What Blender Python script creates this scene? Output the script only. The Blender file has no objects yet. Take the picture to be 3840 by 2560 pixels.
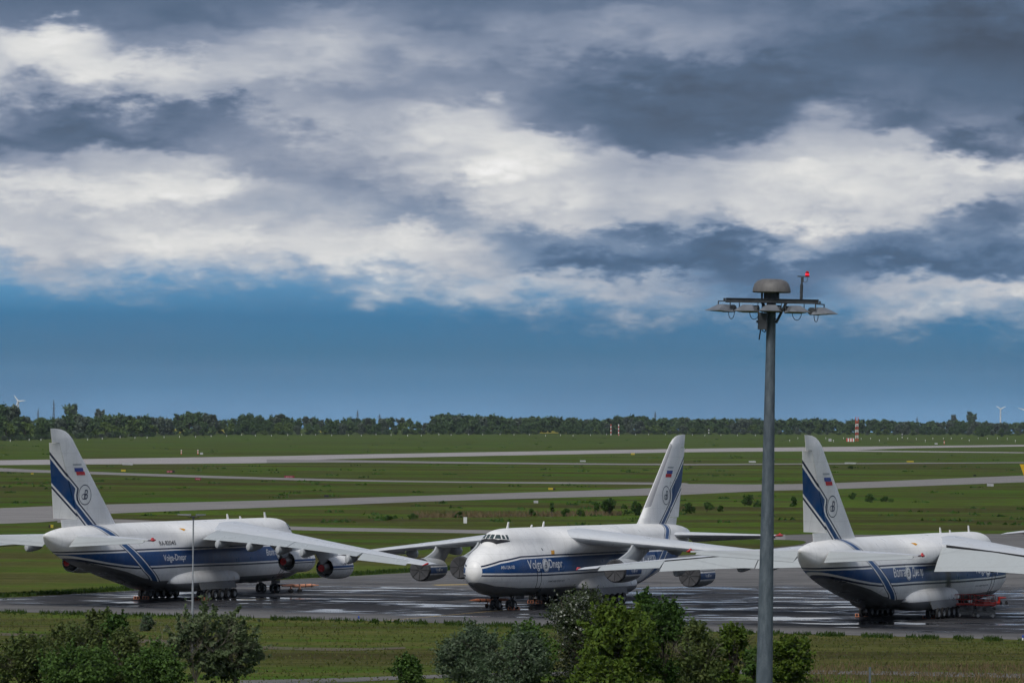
import bpy, bmesh, math, random
import numpy as np
from mathutils import Vector, Matrix, noise
from mathutils.bvhtree import BVHTree
random.seed(7)
rng = np.random.default_rng(11)
scene = bpy.context.scene
R = math.radians

# ---------------------------------------------------------------- camera
F_PX, CAM_H, PITCH, ROLL = 17000.0, 22.757, 0.0159085, 0.0063644
cam_data = bpy.data.cameras.new('camera')
cam_data.sensor_width = 36.0
cam_data.lens = F_PX / 3840.0 * 36.0
cam_data.clip_start = 1.0
cam_data.clip_end = 60000.0
camera = bpy.data.objects.new('camera', cam_data)
scene.collection.objects.link(camera)
camera.matrix_world = (Matrix.Translation((0, 0, CAM_H)) @ Matrix.Rotation(R(90) + PITCH, 4, 'X')
                       @ Matrix.Rotation(ROLL, 4, 'Z'))
scene.camera = camera

def ray(u, v):
    """direction of the photograph's pixel (3840 x 2560) in the world"""
    d = camera.matrix_world.to_3x3() @ Vector(((u - 1920) / F_PX, (1280 - v) / F_PX, -1.0))
    return d
def ground_at(u, v, z=0.0):
    d = ray(u, v)
    t = (z - CAM_H) / d.z
    return Vector((d.x * t, d.y * t, z))
def at_dist(u, v, y):
    d = ray(u, v)
    return Vector((d.x / d.y * y, y, CAM_H + d.z / d.y * y))
# ---------------------------------------------------------------- node helper (the sky below needs it)
class N:
    """small wrapper to write shader graphs as expressions"""
    def __init__(s, tree): s.t = tree; s.n = tree.nodes; s.l = tree.links
    def new(s, typ, **k):
        n = s.n.new(typ)
        for a, b in k.items(): setattr(n, a, b)
        return n
    def put(s, sock, v):
        if hasattr(v, 'is_linked') or isinstance(v, bpy.types.NodeSocket): s.l.new(v, sock)
        elif isinstance(v, (tuple, list)) and len(v) == 3 and sock.type == 'RGBA': sock.default_value = (*v, 1)
        else: sock.default_value = v
    def math(s, op, a, b=None, c=None, clamp=False):
        n = s.new('ShaderNodeMath', operation=op); n.use_clamp = clamp
        s.put(n.inputs[0], a)
        if b is not None: s.put(n.inputs[1], b)
        if c is not None: s.put(n.inputs[2], c)
        return n.outputs[0]
    def add(s, a, b): return s.math('ADD', a, b)
    def sub(s, a, b): return s.math('SUBTRACT', a, b)
    def mul(s, a, b): return s.math('MULTIPLY', a, b)
    def rng(s, v, a0, a1, b0=0.0, b1=1.0, smooth=True):
        n = s.new('ShaderNodeMapRange'); n.interpolation_type = 'SMOOTHSTEP' if smooth else 'LINEAR'
        for i, x in enumerate((v, a0, a1, b0, b1)): s.put(n.inputs[i], x)
        return n.outputs[0]
    def inside(s, v, a, b): return s.mul(s.math('GREATER_THAN', v, a), s.math('LESS_THAN', v, b))
    def mix(s, f, a, b, blend='MIX'):
        n = s.new('ShaderNodeMix'); n.data_type = 'RGBA'; n.blend_type = blend
        s.put(n.inputs[0], f); s.put(n.inputs[6], a); s.put(n.inputs[7], b)
        return n.outputs[2]
    def noise(s, vec, scale, detail=3, rough=.55, dist=0.0, col=False):
        n = s.new('ShaderNodeTexNoise'); n.inputs['Scale'].default_value = scale; n.inputs['Detail'].default_value = detail
        n.inputs['Roughness'].default_value = rough; n.inputs['Distortion'].default_value = dist
        if vec is not None: s.l.new(vec, n.inputs['Vector'])
        return n.outputs['Color' if col else 'Fac']
    def coord(s, kind='Object'): return s.new('ShaderNodeTexCoord').outputs[kind]
    def pos(s): return s.new('ShaderNodeNewGeometry').outputs['Position']
    def xyz(s, v):
        n = s.new('ShaderNodeSeparateXYZ'); s.l.new(v, n.inputs[0]); return n.outputs
    def vec(s, x, y, z):
        n = s.new('ShaderNodeCombineXYZ')
        for i, q in enumerate((x, y, z)): s.put(n.inputs[i], q)
        return n.outputs[0]
    def scale(s, v, k):
        n = s.new('ShaderNodeMapping'); s.l.new(v, n.inputs[0]); n.inputs['Scale'].default_value = k; return n.outputs[0]
    def curve(s, x, pts, lo, hi):
        """piecewise linear y(x) through pts"""
        xs = [p[0] for p in pts]; x0, x1 = xs[0], xs[-1]
        n = s.new('ShaderNodeFloatCurve'); c = n.mapping.curves[0]
        while len(c.points) < len(pts): c.points.new(.5, .5)
        n.mapping.extend = 'HORIZONTAL'
        for p, q in zip(c.points, pts):
            p.location = ((q[0] - x0) / (x1 - x0), (q[1] - lo) / (hi - lo))
        for p in c.points: p.handle_type = 'VECTOR'
        n.mapping.update()
        s.put(n.inputs['Value'], s.rng(x, x0, x1, 0, 1, False))
        return s.add(s.mul(n.outputs[0], hi - lo), lo)
    def ramp(s, f, stops, interp='LINEAR'):
        n = s.new('ShaderNodeValToRGB'); r = n.color_ramp; r.interpolation = interp
        while len(r.elements) < len(stops): r.elements.new(.5)
        for e, (p, c) in zip(r.elements, stops): e.position = p; e.color = (*c, 1) if len(c) == 3 else c
        s.put(n.inputs[0], f); return n.outputs[0]
    def bump(s, h, strength=.3, dist=.1):
        n = s.new('ShaderNodeBump'); n.inputs['Strength'].default_value = strength; n.inputs['Distance'].default_value = dist
        s.l.new(h, n.inputs['Height']); return n.outputs[0]
# ---------------------------------------------------------------- sky and light
EXPOSURE = 0.84
scene.view_settings.view_transform = 'Standard'
scene.view_settings.look = 'None'
scene.view_settings.gamma = 1.0
scene.view_settings.use_curve_mapping = False
scene.view_settings.exposure = EXPOSURE
SUN_EL, SUN_AZ = R(48), R(205)          # high, behind the camera and a little to the left
world = bpy.data.worlds.new('World'); scene.world = world; world.use_nodes = True
def srgb(r, g, b):
    f = lambda c: (c / 255 / 12.92) if c / 255 <= .04045 else ((c / 255 + .055) / 1.055) ** 2.4
    k = 2 ** -EXPOSURE
    return (f(r) * k, f(g) * k, f(b) * k)
def build_sky():
    g = N(world.node_tree); bgn = world.node_tree.nodes['Background']
    D = g.coord('Generated'); x, y, z = g.xyz(D)
    az = g.math('ARCTAN2', x, y); hor = g.math('SQRT', g.add(g.mul(x, x), g.mul(y, y)))
    el = g.math('ARCTAN2', z, hor)
    U = g.mul(az, 17.0); V = g.mul(el, 17.0)            # thousands of photograph pixels right of centre / above the horizon
    far3 = g.scale(D, (1, 1, 2.6))
    big = g.noise(far3, 20, 3, .5)
    fbm = g.noise(far3, 55, 5, .58)
    fine = g.noise(far3, 170, 4, .62)
    wx = g.noise(far3, 36, 3, .6)
    Uw = g.add(U, g.add(g.mul(g.sub(wx, .5), .34), g.mul(g.sub(fine, .5), .14)))
    Vw = g.add(V, g.add(g.mul(g.sub(fbm, .5), .25), g.mul(g.sub(fine, .5), .13)))
    edge = g.add(g.mul(g.sub(fbm, .5), 1.0), g.mul(g.sub(fine, .5), .45))
    # cloud brightness: one curve across the sky for each height, blended upwards
    ROWS = [
        (1170, (.62, .66, .64, .62, .60, .62, .64, .70, .72, .70, .68, .66, .64, .68, .76, .78, .74)),
        (1080, (.66, .72, .70, .66, .68, .70, .74, .76, .74, .74, .70, .55, .46, .56, .74, .82, .83)),
        (990, (.68, .70, .80, .80, .82, .86, .90, .80, .60, .43, .42, .41, .43, .47, .43, .41, .45)),
        (900, (.82, .76, .86, .88, .84, .82, .86, .84, .56, .56, .50, .43, .60, .62, .53, .50, .51)),
        (810, (.74, .74, .76, .76, .72, .74, .64, .60, .74, .76, .74, .63, .82, .84, .76, .52, .60)),
        (720, (.88, .85, .85, .93, .72, .64, .60, .67, .80, .84, .76, .75, .84, .86, .83, .78, .70)),
        (630, (.58, .66, .70, .74, .58, .60, .65, .77, .98, .76, .70, .68, .84, .84, .85, .82, .86)),
        (540, (.44, .43, .44, .50, .58, .60, .68, .84, .88, .58, .43, .50, .66, .74, .76, .43, .60)),
        (450, (.51, .46, .48, .50, .55, .69, .69, .84, .60, .46, .40, .38, .41, .70, .45, .55, .38)),
        (360, (.62, .63, .70, .70, .64, .60, .59, .60, .54, .44, .42, .40, .39, .46, .48, .45, .44)),
        (270, (.84, .86, .82, .76, .72, .69, .62, .54, .52, .49, .49, .45, .41, .45, .46, .41, .39)),
        (180, (.82, .88, .58, .58, .70, .71, .65, .57, .56, .58, .57, .55, .47, .41, .39, .35, .34)),
        (90, (.49, .49, .47, .46, .52, .61, .55, .49, .55, .57, .58, .56, .49, .44, .41, .38, .36)),
        (0, (.45, .45, .45, .46, .47, .50, .50, .48, .47, .47, .50, .50, .48, .46, .44, .42, .42))]
    L = None
    for i, (v, vals) in enumerate(ROWS):
        n = g.new('ShaderNodeFloatCurve'); c = n.mapping.curves[0]
        while len(c.points) < 17: c.points.new(.5, .5)
        for k, (p, q) in enumerate(zip(c.points, vals)): p.location = (k / 16, q); p.handle_type = 'AUTO'
        n.mapping.update()
        g.put(n.inputs['Value'], g.rng(Uw, -1.92, 1.92, 0, 1, False) if i == 0 else prev)
        if i == 0: prev = n.inputs['Value'].links[0].from_socket; L = n.outputs[0]
        else:
            e0 = (1550 - v) / 1000
            mx = g.new('ShaderNodeMix'); mx.data_type = 'FLOAT'
            g.put(mx.inputs[0], g.rng(Vw, e0 - .09, e0)); g.put(mx.inputs[2], L); g.put(mx.inputs[3], n.outputs[0]); L = mx.outputs[0]
    # elsewhere round the sky the same kind of broken cloud goes on
    gen = g.add(.58, g.mul(g.sub(big, .5), .9))
    out = g.math('MAXIMUM', g.rng(g.math('ABSOLUTE', Uw), 2.0, 2.6), g.rng(Vw, 1.6, 2.2))
    mx = g.new('ShaderNodeMix'); mx.data_type = 'FLOAT'; g.put(mx.inputs[0], out); g.put(mx.inputs[2], L); g.put(mx.inputs[3], gen); L = mx.outputs[0]
    # rounded heads in the brighter cloud, torn by finer noise
    wv = g.new('ShaderNodeVectorMath', operation='ADD'); g.l.new(far3, wv.inputs[0]); g.l.new(g.vec(g.mul(g.sub(fbm, .5), .022), g.mul(g.sub(wx, .5), .022), g.mul(g.sub(fine, .5), .018)), wv.inputs[1])
    puff = None
    for sc_, am in ((46, .62), (105, .38)):
        vo = g.new('ShaderNodeTexVoronoi'); vo.feature = 'F1'; vo.inputs['Scale'].default_value = sc_; g.l.new(wv.outputs[0], vo.inputs['Vector'])
        t = g.mul(g.sub(.54, vo.outputs['Distance']), am); puff = t if puff is None else g.add(puff, t)
    L = g.add(L, g.mul(puff, g.rng(L, .48, .72, .05, .20)))
    L = g.sub(g.add(L, g.mul(g.sub(fbm, .5), .19)), .02); L = g.add(L, g.mul(g.sub(fine, .5), .08))
    cloud = g.ramp(L, [(0.30, srgb(66, 78, 97)), (.42, srgb(82, 101, 127)), (.48, srgb(101, 117, 143)), (.55, srgb(130, 142, 164)), (.62, srgb(156, 164, 180)), (.70, srgb(180, 185, 195)), (.80, srgb(204, 206, 210)), (.88, srgb(224, 224, 223)), (1.0, srgb(248, 247, 246))])
    teal = g.rng(V, .95, .55); cloud = g.mix(g.mul(teal, g.rng(L, .75, .45)), cloud, g.mix(1.0, cloud, (.80, 1.0, 1.10), 'MULTIPLY'))
    # clear blue band under the cloud bases
    vs = g.mul(V, 1.0)
    blue = g.ramp(g.rng(vs, 0, .65, 0, 1, False), [(0.0, srgb(104, 150, 190)), (.15, srgb(78, 129, 168)), (.35, srgb(58, 114, 150)), (.55, srgb(52, 116, 158)), (.75, srgb(86, 147, 190)), (1.0, srgb(134, 170, 207))])
    bm = g.noise(g.scale(D, (1, 1, 5)), 14, 3, .5)
    blue = g.mix(g.rng(bm, .35, .7, 0, .35), blue, srgb(74, 112, 148))
    base = g.curve(Uw, [(-1.92, .50), (-1.8, .46), (-1.5, .455), (-1.0, .48), (-.5, .44), (0.0, .40), (.4, .37), (.9, .36), (1.3, .36), (1.92, .345)], 0, 1)
    h = g.sub(Vw, base)
    cov = g.rng(g.add(h, g.mul(edge, .05)), -.07, .15)
    col = g.mix(cov, blue, cloud)
    sky = g.new('ShaderNodeTexSky'); sky.sky_type = 'NISHITA'; sky.sun_disc = False; sky.sun_elevation = SUN_EL; sky.sun_rotation = SUN_AZ
    sk = g.new('ShaderNodeMix'); sk.data_type = 'RGBA'; sk.blend_type = 'ADD'; sk.inputs[0].default_value = 1.0
    ss = g.mix(1.0, sky.outputs[0], (.10, .10, .10), 'MULTIPLY')
    g.l.new(col, sk.inputs[6]); col2 = g.mix(.012, col, ss)
    g.l.new(col2, bgn.inputs[0]); bgn.inputs[1].default_value = 1.0
def build_sun():
    sun = bpy.data.lights.new('sun', 'SUN'); sun.energy = 1.5; sun.angle = R(28); sun.color = (1, .97, .93)
    o = bpy.data.objects.new('sun', sun); scene.collection.objects.link(o)
    d = Vector((math.sin(SUN_AZ) * math.cos(SUN_EL), math.cos(SUN_AZ) * math.cos(SUN_EL), math.sin(SUN_EL)))
    o.rotation_euler = d.to_track_quat('Z', 'Y').to_euler()
build_sun()
scene.cycles.use_adaptive_sampling = True; scene.cycles.adaptive_threshold = .02; scene.cycles.adaptive_min_samples = 8
world.cycles.sampling_method = 'MANUAL'; world.cycles.sample_map_resolution = 512
build_sky()
# ---------------------------------------------------------------- helpers
COL = scene.collection
def setp(o, label=None, cat=None, group=None, kind=None):
    if label: o['label'] = label
    if cat: o['category'] = cat
    if group: o['group'] = group
    if kind: o['kind'] = kind
    return o
def empty(name, loc=(0, 0, 0), rot=(0, 0, 0), **k):
    o = bpy.data.objects.new(name, None)
    o.empty_display_size = 0.5
    COL.objects.link(o)
    o.location = loc; o.rotation_euler = rot
    return setp(o, **k)
def link(name, me, parent=None, loc=(0, 0, 0), rot=(0, 0, 0), **k):
    o = bpy.data.objects.new(name, me)
    COL.objects.link(o)
    o.parent = parent
    o.location = loc; o.rotation_euler = rot
    return setp(o, **k)
def mk(name, verts, faces, mats, smooth=None, fmat=None):
    me = bpy.data.meshes.new(name)
    me.from_pydata([tuple(v) for v in verts], [], faces)
    if not isinstance(mats, (list, tuple)): mats = [mats]
    for m in mats: me.materials.append(m)
    if fmat is not None: me.polygons.foreach_set('material_index', np.array(fmat, dtype=np.int32))
    if smooth is not None:
        me.shade_smooth()
        if smooth < 180: me.set_sharp_from_angle(angle=R(smooth))
    me.update()
    return me
class MB:
    """collects simple solids into one mesh"""
    def __init__(s): s.v = []; s.f = []; s.m = []
    def add(s, verts, faces, mat=0):
        b = len(s.v); s.v += [tuple(p) for p in verts]
        s.f += [tuple(b + i for i in f) for f in faces]; s.m += [mat] * len(faces); return s
    def box(s, c, d, mat=0, rot=None):
        x, y, z = d[0] / 2, d[1] / 2, d[2] / 2
        vs = [Vector(p) for p in ((-x,-y,-z),(x,-y,-z),(x,y,-z),(-x,y,-z),(-x,-y,z),(x,-y,z),(x,y,z),(-x,y,z))]
        if rot is not None: vs = [rot @ p for p in vs]
        c = Vector(c)
        return s.add([p + c for p in vs], [(0,3,2,1),(4,5,6,7),(0,1,5,4),(1,2,6,5),(2,3,7,6),(3,0,4,7)], mat)
    def tube(s, pts, rad, n=8, mat=0, cap=True):
        pts = [Vector(p) for p in pts]
        if not isinstance(rad, (list, tuple)): rad = [rad] * len(pts)
        rings = []; up = None
        for i, p in enumerate(pts):
            t = (pts[min(i + 1, len(pts) - 1)] - pts[max(i - 1, 0)]).normalized()
            if up is None: up = Vector((0, 0, 1)) if abs(t.z) < .9 else Vector((1, 0, 0))
            a = t.cross(up).normalized(); b = a.cross(t).normalized(); up = b
            rings.append([p + (a * math.cos(2 * math.pi * k / n) + b * math.sin(2 * math.pi * k / n)) * rad[i] for k in range(n)])
        return s.loft(rings, mat, cap)
    def loft(s, rings, mat=0, cap=True, closed=True):
        n = len(rings[0]); vs = [p for r in rings for p in r]; fs = []
        for i in range(len(rings) - 1):
            for k in range(n if closed else n - 1):
                k2 = (k + 1) % n
                fs.append((i * n + k, (i + 1) * n + k, (i + 1) * n + k2, i * n + k2))
        if cap:
            fs.append(tuple(range(n))); fs.append(tuple((len(rings) - 1) * n + k for k in reversed(range(n))))
        return s.add(vs, fs, mat)
    def lathe(s, prof, c=(0, 0, 0), axis='Z', n=24, mat=0, cap=True):
        """prof: list of (radius, height along the axis)"""
        rings = []
        for r, h in prof:
            ring = []
            for k in range(n):
                a = 2 * math.pi * k / n
                p = (r * math.cos(a), r * math.sin(a), h)
                if axis == 'X': p = (h, r * math.cos(a), r * math.sin(a))
                if axis == 'Y': p = (r * math.sin(a), h, r * math.cos(a))
                ring.append((p[0] + c[0], p[1] + c[1], p[2] + c[2]))
            rings.append(ring)
        return s.loft(rings, mat, cap)
    def prism(s, poly, axis, a, b, mat=0):
        """poly of 2D points extruded along axis from a to b"""
        def P(p, h):
            return {'Y': (p[0], h, p[1]), 'X': (h, p[0], p[1]), 'Z': (p[0], p[1], h)}[axis]
        n = len(poly)
        return s.add([P(p, a) for p in poly] + [P(p, b) for p in poly],
                     [tuple(range(n)), tuple(range(2 * n - 1, n - 1, -1))] + [(i, i + n, (i + 1) % n + n, (i + 1) % n) for i in range(n)], mat)
    def mesh(s, name, mats, smooth=30):
        me = mk(name, s.v, s.f, mats, smooth, s.m)
        bm = bmesh.new(); bm.from_mesh(me); bmesh.ops.recalc_face_normals(bm, faces=bm.faces); bm.to_mesh(me); bm.free()
        if smooth is not None: me.set_sharp_from_angle(angle=R(smooth))
        return me
def pchip(xs, ys, x):
    xs = np.asarray(xs, float); ys = np.asarray(ys, float); x = np.asarray(x, float)
    h = np.diff(xs); d = np.diff(ys) / h
    m = np.zeros_like(ys); m[0] = d[0]; m[-1] = d[-1]
    for i in range(1, len(xs) - 1):
        if d[i - 1] * d[i] > 0:
            w1 = 2 * h[i] + h[i - 1]; w2 = h[i] + 2 * h[i - 1]
            m[i] = (w1 + w2) / (w1 / d[i - 1] + w2 / d[i])
    i = np.clip(np.searchsorted(xs, x) - 1, 0, len(xs) - 2)
    t = (x - xs[i]) / h[i]
    return ((1 + 2 * t) * (1 - t) ** 2 * ys[i] + t * (1 - t) ** 2 * h[i] * m[i]
            + t * t * (3 - 2 * t) * ys[i + 1] + t * t * (t - 1) * h[i] * m[i + 1])
# ---------------------------------------------------------------- materials
MATS = {}
def material(name, fn=None, col=(.5, .5, .5), rough=.5, metal=0.0, spec=.5, var=0.0, vscale=1.0, emit=None, bump=0.0):
    if name in MATS: return MATS[name]
    m = bpy.data.materials.new(name); m.use_nodes = True
    g = N(m.node_tree); b = m.node_tree.nodes['Principled BSDF']
    b.inputs['Roughness'].default_value = rough; b.inputs['Metallic'].default_value = metal
    b.inputs['Specular IOR Level'].default_value = spec
    if fn: fn(g, b)
    elif var > 0:
        nz = g.noise(g.coord(), vscale, 4, .6)
        c = g.mix(g.rng(nz, .3, .7), tuple(x * (1 - var) for x in col), tuple(min(1, x * (1 + var)) for x in col))
        g.put(b.inputs['Base Color'], c)
        g.put(b.inputs['Roughness'], g.rng(nz, .3, .7, rough * .85, min(1, rough * 1.15)))
    else: b.inputs['Base Color'].default_value = (*col, 1)
    if bump: g.put(b.inputs['Normal'], g.bump(g.noise(g.coord(), vscale * 3, 4), bump, .05))
    if emit: b.inputs['Emission Color'].default_value = (*emit[:3], 1); b.inputs['Emission Strength'].default_value = emit[3]
    MATS[name] = m
    return m
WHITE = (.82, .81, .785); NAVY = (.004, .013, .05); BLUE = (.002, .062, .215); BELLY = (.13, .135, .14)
def weather(g, b, col, k=.2):
    """grime, run-off streaks and panel tone on aircraft paint"""
    o = g.coord(); x, y, z = g.xyz(o)
    st = g.noise(g.scale(o, (1.1, 1.1, .12)), 1.6, 4, .6)
    bl = g.noise(o, .35, 3, .5)
    f = g.add(g.rng(st, .45, .8, 0, .6), g.rng(bl, .4, .75, 0, .7))
    col = g.mix(g.mul(f, k), col, (.22, .20, .17), 'MIX')
    # panel joints
    px = g.math('FRACT', g.mul(x, .42)); pz = g.math('FRACT', g.mul(z, .62))
    ln = g.math('MAXIMUM', g.math('LESS_THAN', px, .025), g.math('LESS_THAN', pz, .03))
    col = g.mix(g.mul(ln, .16), col, (.1, .1, .1))
    g.put(b.inputs['Base Color'], col)
    g.put(b.inputs['Roughness'], g.rng(bl, .3, .7, .26, .42)); b.inputs['Specular IOR Level'].default_value = .28
def painted_skin(name, col=WHITE, k=.26): return material(name, lambda g, b: weather(g, b, col, k))
FILL_TOP = [(3.1, 4.82), (5.7, 5.41), (9.8, 5.86), (17, 5.92), (27, 5.98), (41, 6.04), (55, 6.12), (62, 6.13), (64.6, 6.13), (66, 6.1)]
FILL_BOT = [(3.1, 4.31), (16, 4.17), (26.5, 4.2), (41.8, 4.38), (48, 4.39), (52.3, 4.47), (55, 4.66), (58.2, 5.02), (61.7, 5.54), (63.8, 5.86), (66, 6.15)]
DIAG_F = [(2.0, 45.2), (2.64, 46.33), (4.14, 49.14), (6.98, 53.68), (8.04, 55.23), (8.86, 56.66), (9.38, 57.6), (9.8, 58.2)]
DIAG_R = [(2.0, 46.9), (3.16, 49.33), (3.79, 50.94), (4.89, 52.85), (7.0, 55.99), (8.14, 57.62), (8.67, 58.5), (9.39, 59.6), (9.8, 60.1)]
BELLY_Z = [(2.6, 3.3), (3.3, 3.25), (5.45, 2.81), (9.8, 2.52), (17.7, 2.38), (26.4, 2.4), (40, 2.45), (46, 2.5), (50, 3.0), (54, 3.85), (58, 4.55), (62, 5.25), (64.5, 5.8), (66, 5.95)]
def fuselage_paint(name, soot=0.0):
    def fn(g, b):
        o = g.coord(); x, y, z = g.xyz(o)
        t = g.curve(x, FILL_TOP, 4, 7); u = g.curve(x, FILL_BOT, 4, 7); gz = g.curve(x, BELLY_Z, 2, 7)
        started = g.inside(x, 3.1, 66)
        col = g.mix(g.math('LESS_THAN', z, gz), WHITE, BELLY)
        col = g.mix(g.mul(started, g.inside(z, g.add(t, .17), g.add(t, .35))), col, NAVY)
        col = g.mix(g.mul(started, g.inside(z, g.sub(u, .37), g.sub(u, .19))), col, NAVY)
        tone = g.noise(o, .25, 2); fill = g.mix(g.rng(tone, .35, .65), BLUE, (.002, .050, .18))
        col = g.mix(g.mul(started, g.inside(z, u, t)), col, fill)
        f = g.curve(z, DIAG_F, 40, 65); r = g.curve(z, DIAG_R, 40, 65)
        above = g.math('GREATER_THAN', z, g.sub(gz, .1))
        col = g.mix(g.mul(above, g.inside(x, f, r)), col, NAVY)
        col = g.mix(g.mul(above, g.inside(x, g.add(f, .22), g.sub(r, .22))), col, WHITE)
        col = g.mix(g.mul(above, g.inside(x, g.add(f, .5), g.sub(r, .5))), col, (.003, .068, .215))
        if soot:
            nz = g.noise(g.scale(o, (2.4, 2.4, .25)), 1.3, 4, .6)
            d = g.math('ABSOLUTE', g.sub(x, g.add(30.2, g.mul(g.sub(nz, .5), 2.2))))
            s = g.mul(g.mul(g.rng(d, .25, 1.5, 1, 0), g.inside(z, 2.2, 5.6)), g.math('GREATER_THAN', y, 0))
            col = g.mix(g.mul(s, soot), col, (.01, .01, .01))
        weather(g, b, col)
    return material(name, fn)
FIN_F = [(9.0, 57.8), (9.4, 58.4), (11.4, 61.3), (11.9, 62.05), (12.4, 62.45), (12.9, 62.55), (13.4, 62.4), (13.7, 62.35), (15.15, 64.5), (17.45, 67.2), (19, 69)]
FIN_R = [(9.0, 59.1), (9.4, 59.6), (10.76, 61.5), (14.2, 66.0), (16, 68.4), (19, 72)]
def fin_paint(name):
    def fn(g, b):
        o = g.coord(); x, y, z = g.xyz(o)
        f = g.curve(z, FIN_F, 55, 73); r = g.curve(z, FIN_R, 55, 73)
        col = g.mix(g.inside(x, g.sub(f, .74), g.add(r, .70)), WHITE, NAVY)
        col = g.mix(g.inside(x, g.sub(f, .38), g.add(r, .36)), col, WHITE)
        col = g.mix(g.inside(x, f, r), col, (.002, .048, .165))
        # bare metal leading edge
        le = g.sub(x, g.add(52.35, g.mul(g.sub(z, 9.6), 1.0355)))
        col = g.mix(g.mul(g.math('LESS_THAN', le, g.curve(z, [(9, 0), (11.4, .0), (11.6, 1.0), (19.2, .55), (19.5, 0), (21, 0)], 0, 2)), g.math('LESS_THAN', y, 0.0)), col, (.36, .36, .37))
        weather(g, b, col)
    return material(name, fn)
def nacelle_paint(name, kind):
    def fn(g, b):
        o = g.coord(); x, y, z = g.xyz(o)
        if kind == 'lined':
            col = g.mix(g.inside(z, .02, .27), WHITE, BLUE)
            col = g.mix(g.inside(z, -.22, -.10), col, NAVY)
        else:
            col = g.mix(g.math('LESS_THAN', z, .12), (.42, .44, .45), (.20, .21, .215))
            col = g.mix(g.inside(z, -.62, .47), col, WHITE)
            col = g.mix(g.inside(z, -.44, .30), col, BLUE)
            col = g.mix(g.inside(z, .47, .56), col, NAVY)
        j = g.math('LESS_THAN', g.math('ABSOLUTE', g.sub(x, 1.1)), .03)
        col = g.mix(j, col, (.05, .05, .05))
        weather(g, b, col, .3)
    return material(name, fn)
M_white = painted_skin('white_aircraft_paint')
M_grey = painted_skin('light_grey_wing_paint', (.56, .58, .60), .2)
M_flap = painted_skin('pale_flap_paint', (.37, .395, .40), .15)
M_pyl = painted_skin('pylon_paint', (.40, .42, .43), .25)
M_door = painted_skin('gear_door_paint', (.085, .09, .092), .2)
M_dark = material('dark_metal', col=(.02, .02, .022), rough=.6, var=.3, vscale=2)
M_tyre = material('tyre_rubber', col=(.012, .012, .012), rough=.85, var=.25, vscale=3)
M_hub = material('wheel_hub', col=(.42, .43, .44), rough=.5, metal=.3, var=.2, vscale=4)
M_steel = material('bare_steel', col=(.35, .35, .36), rough=.4, metal=.8, var=.2, vscale=3)
M_lens = material('cockpit_glass', col=(.035, .055, .055), rough=.08, spec=.8)
M_black = material('antiglare_and_gap_shade_black', col=(.012, .012, .015), rough=.7)  # nose panel, and the painted shade in the flap gap
M_navy = material('navy_lettering', col=NAVY, rough=.4)
M_ink = material('black_lettering', col=(.02, .02, .025), rough=.5)
M_wtext = material('white_lettering', col=(.78, .78, .78), rough=.4)
M_red = material('red_cover', col=(.50, .012, .018), rough=.6, var=.2, vscale=3)
M_redtip = material('red_paint', col=(.55, .03, .03), rough=.4)
M_amber = material('amber_marking', col=(.65, .30, .01), rough=.5)
M_flagb = material('flag_blue', col=(.01, .04, .25), rough=.45)
M_cover = material('grey_tarpaulin', col=(.046, .046, .049), rough=.75, var=.35, vscale=1.5, bump=.4)
M_strap = material('black_strap', col=(.008, .008, .009), rough=.8)
# ---------------------------------------------------------------- heavy freighter: shape data (metres, x aft from the nose, y starboard, z up)
LOWER = np.array([  # x, bottom, top, half width, height of greatest width
 (2.60, 4.22, 4.62, 0.20, 4.42), (2.72, 3.72, 5.10, 0.62, 4.42), (3.05, 3.20, 5.62, 1.02, 4.42), (3.6, 2.78, 6.10, 1.45, 4.40),
 (4.5, 2.34, 6.62, 1.92, 4.40), (5.7, 1.96, 7.12, 2.42, 4.40), (7.0, 1.70, 7.48, 2.86, 4.38), (8.5, 1.53, 7.72, 3.18, 4.36),
 (10.5, 1.43, 7.88, 3.40, 4.35), (13, 1.40, 7.90, 3.50, 4.35), (41, 1.35, 7.90, 3.52, 4.35), (45, 1.55, 7.95, 3.50, 4.45), (50, 2.45, 8.00, 3.42, 4.80),
 (56, 3.78, 8.10, 3.10, 5.60), (62, 5.20, 8.35, 2.20, 6.70), (66, 6.45, 8.55, 1.25, 7.45), (67.8, 7.25, 8.60, 0.70, 7.90),
 (68.6, 7.85, 8.50, 0.36, 8.20), (68.95, 8.22, 8.44, 0.10, 8.34)])
UPPER = np.array([  # x, centre height, vertical half axis, half width
 (2.6, 4.42, .12, .10), (6.4, 7.00, .25, .35), (6.9, 7.2, .62, .80), (7.4, 7.26, 1.05, 1.15), (8.0, 7.28, 1.46, 1.45), (8.6, 7.28, 1.72, 1.66),
 (9.4, 7.24, 1.93, 1.86), (10.8, 7.20, 2.10, 2.08), (13, 7.16, 2.20, 2.30), (18, 7.16, 2.22, 2.50), (20.5, 7.20, 2.18, 3.00), (23, 7.4, 2.0, 4.05), (25, 7.50, 1.90, 4.60),
 (36, 7.50, 1.92, 4.70), (39, 7.40, 2.02, 4.20), (42, 7.25, 2.18, 3.00), (45, 7.20, 2.24, 2.62), (52, 7.30, 2.15, 2.52), (58, 7.60, 1.86, 2.20), (63, 7.9, 1.4, 1.65),
 (66, 8.05, .98, 1.05), (67.8, 8.25, .5, .55), (68.6, 8.30, .28, .3), (68.95, 8.34, .10, .10)])
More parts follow.
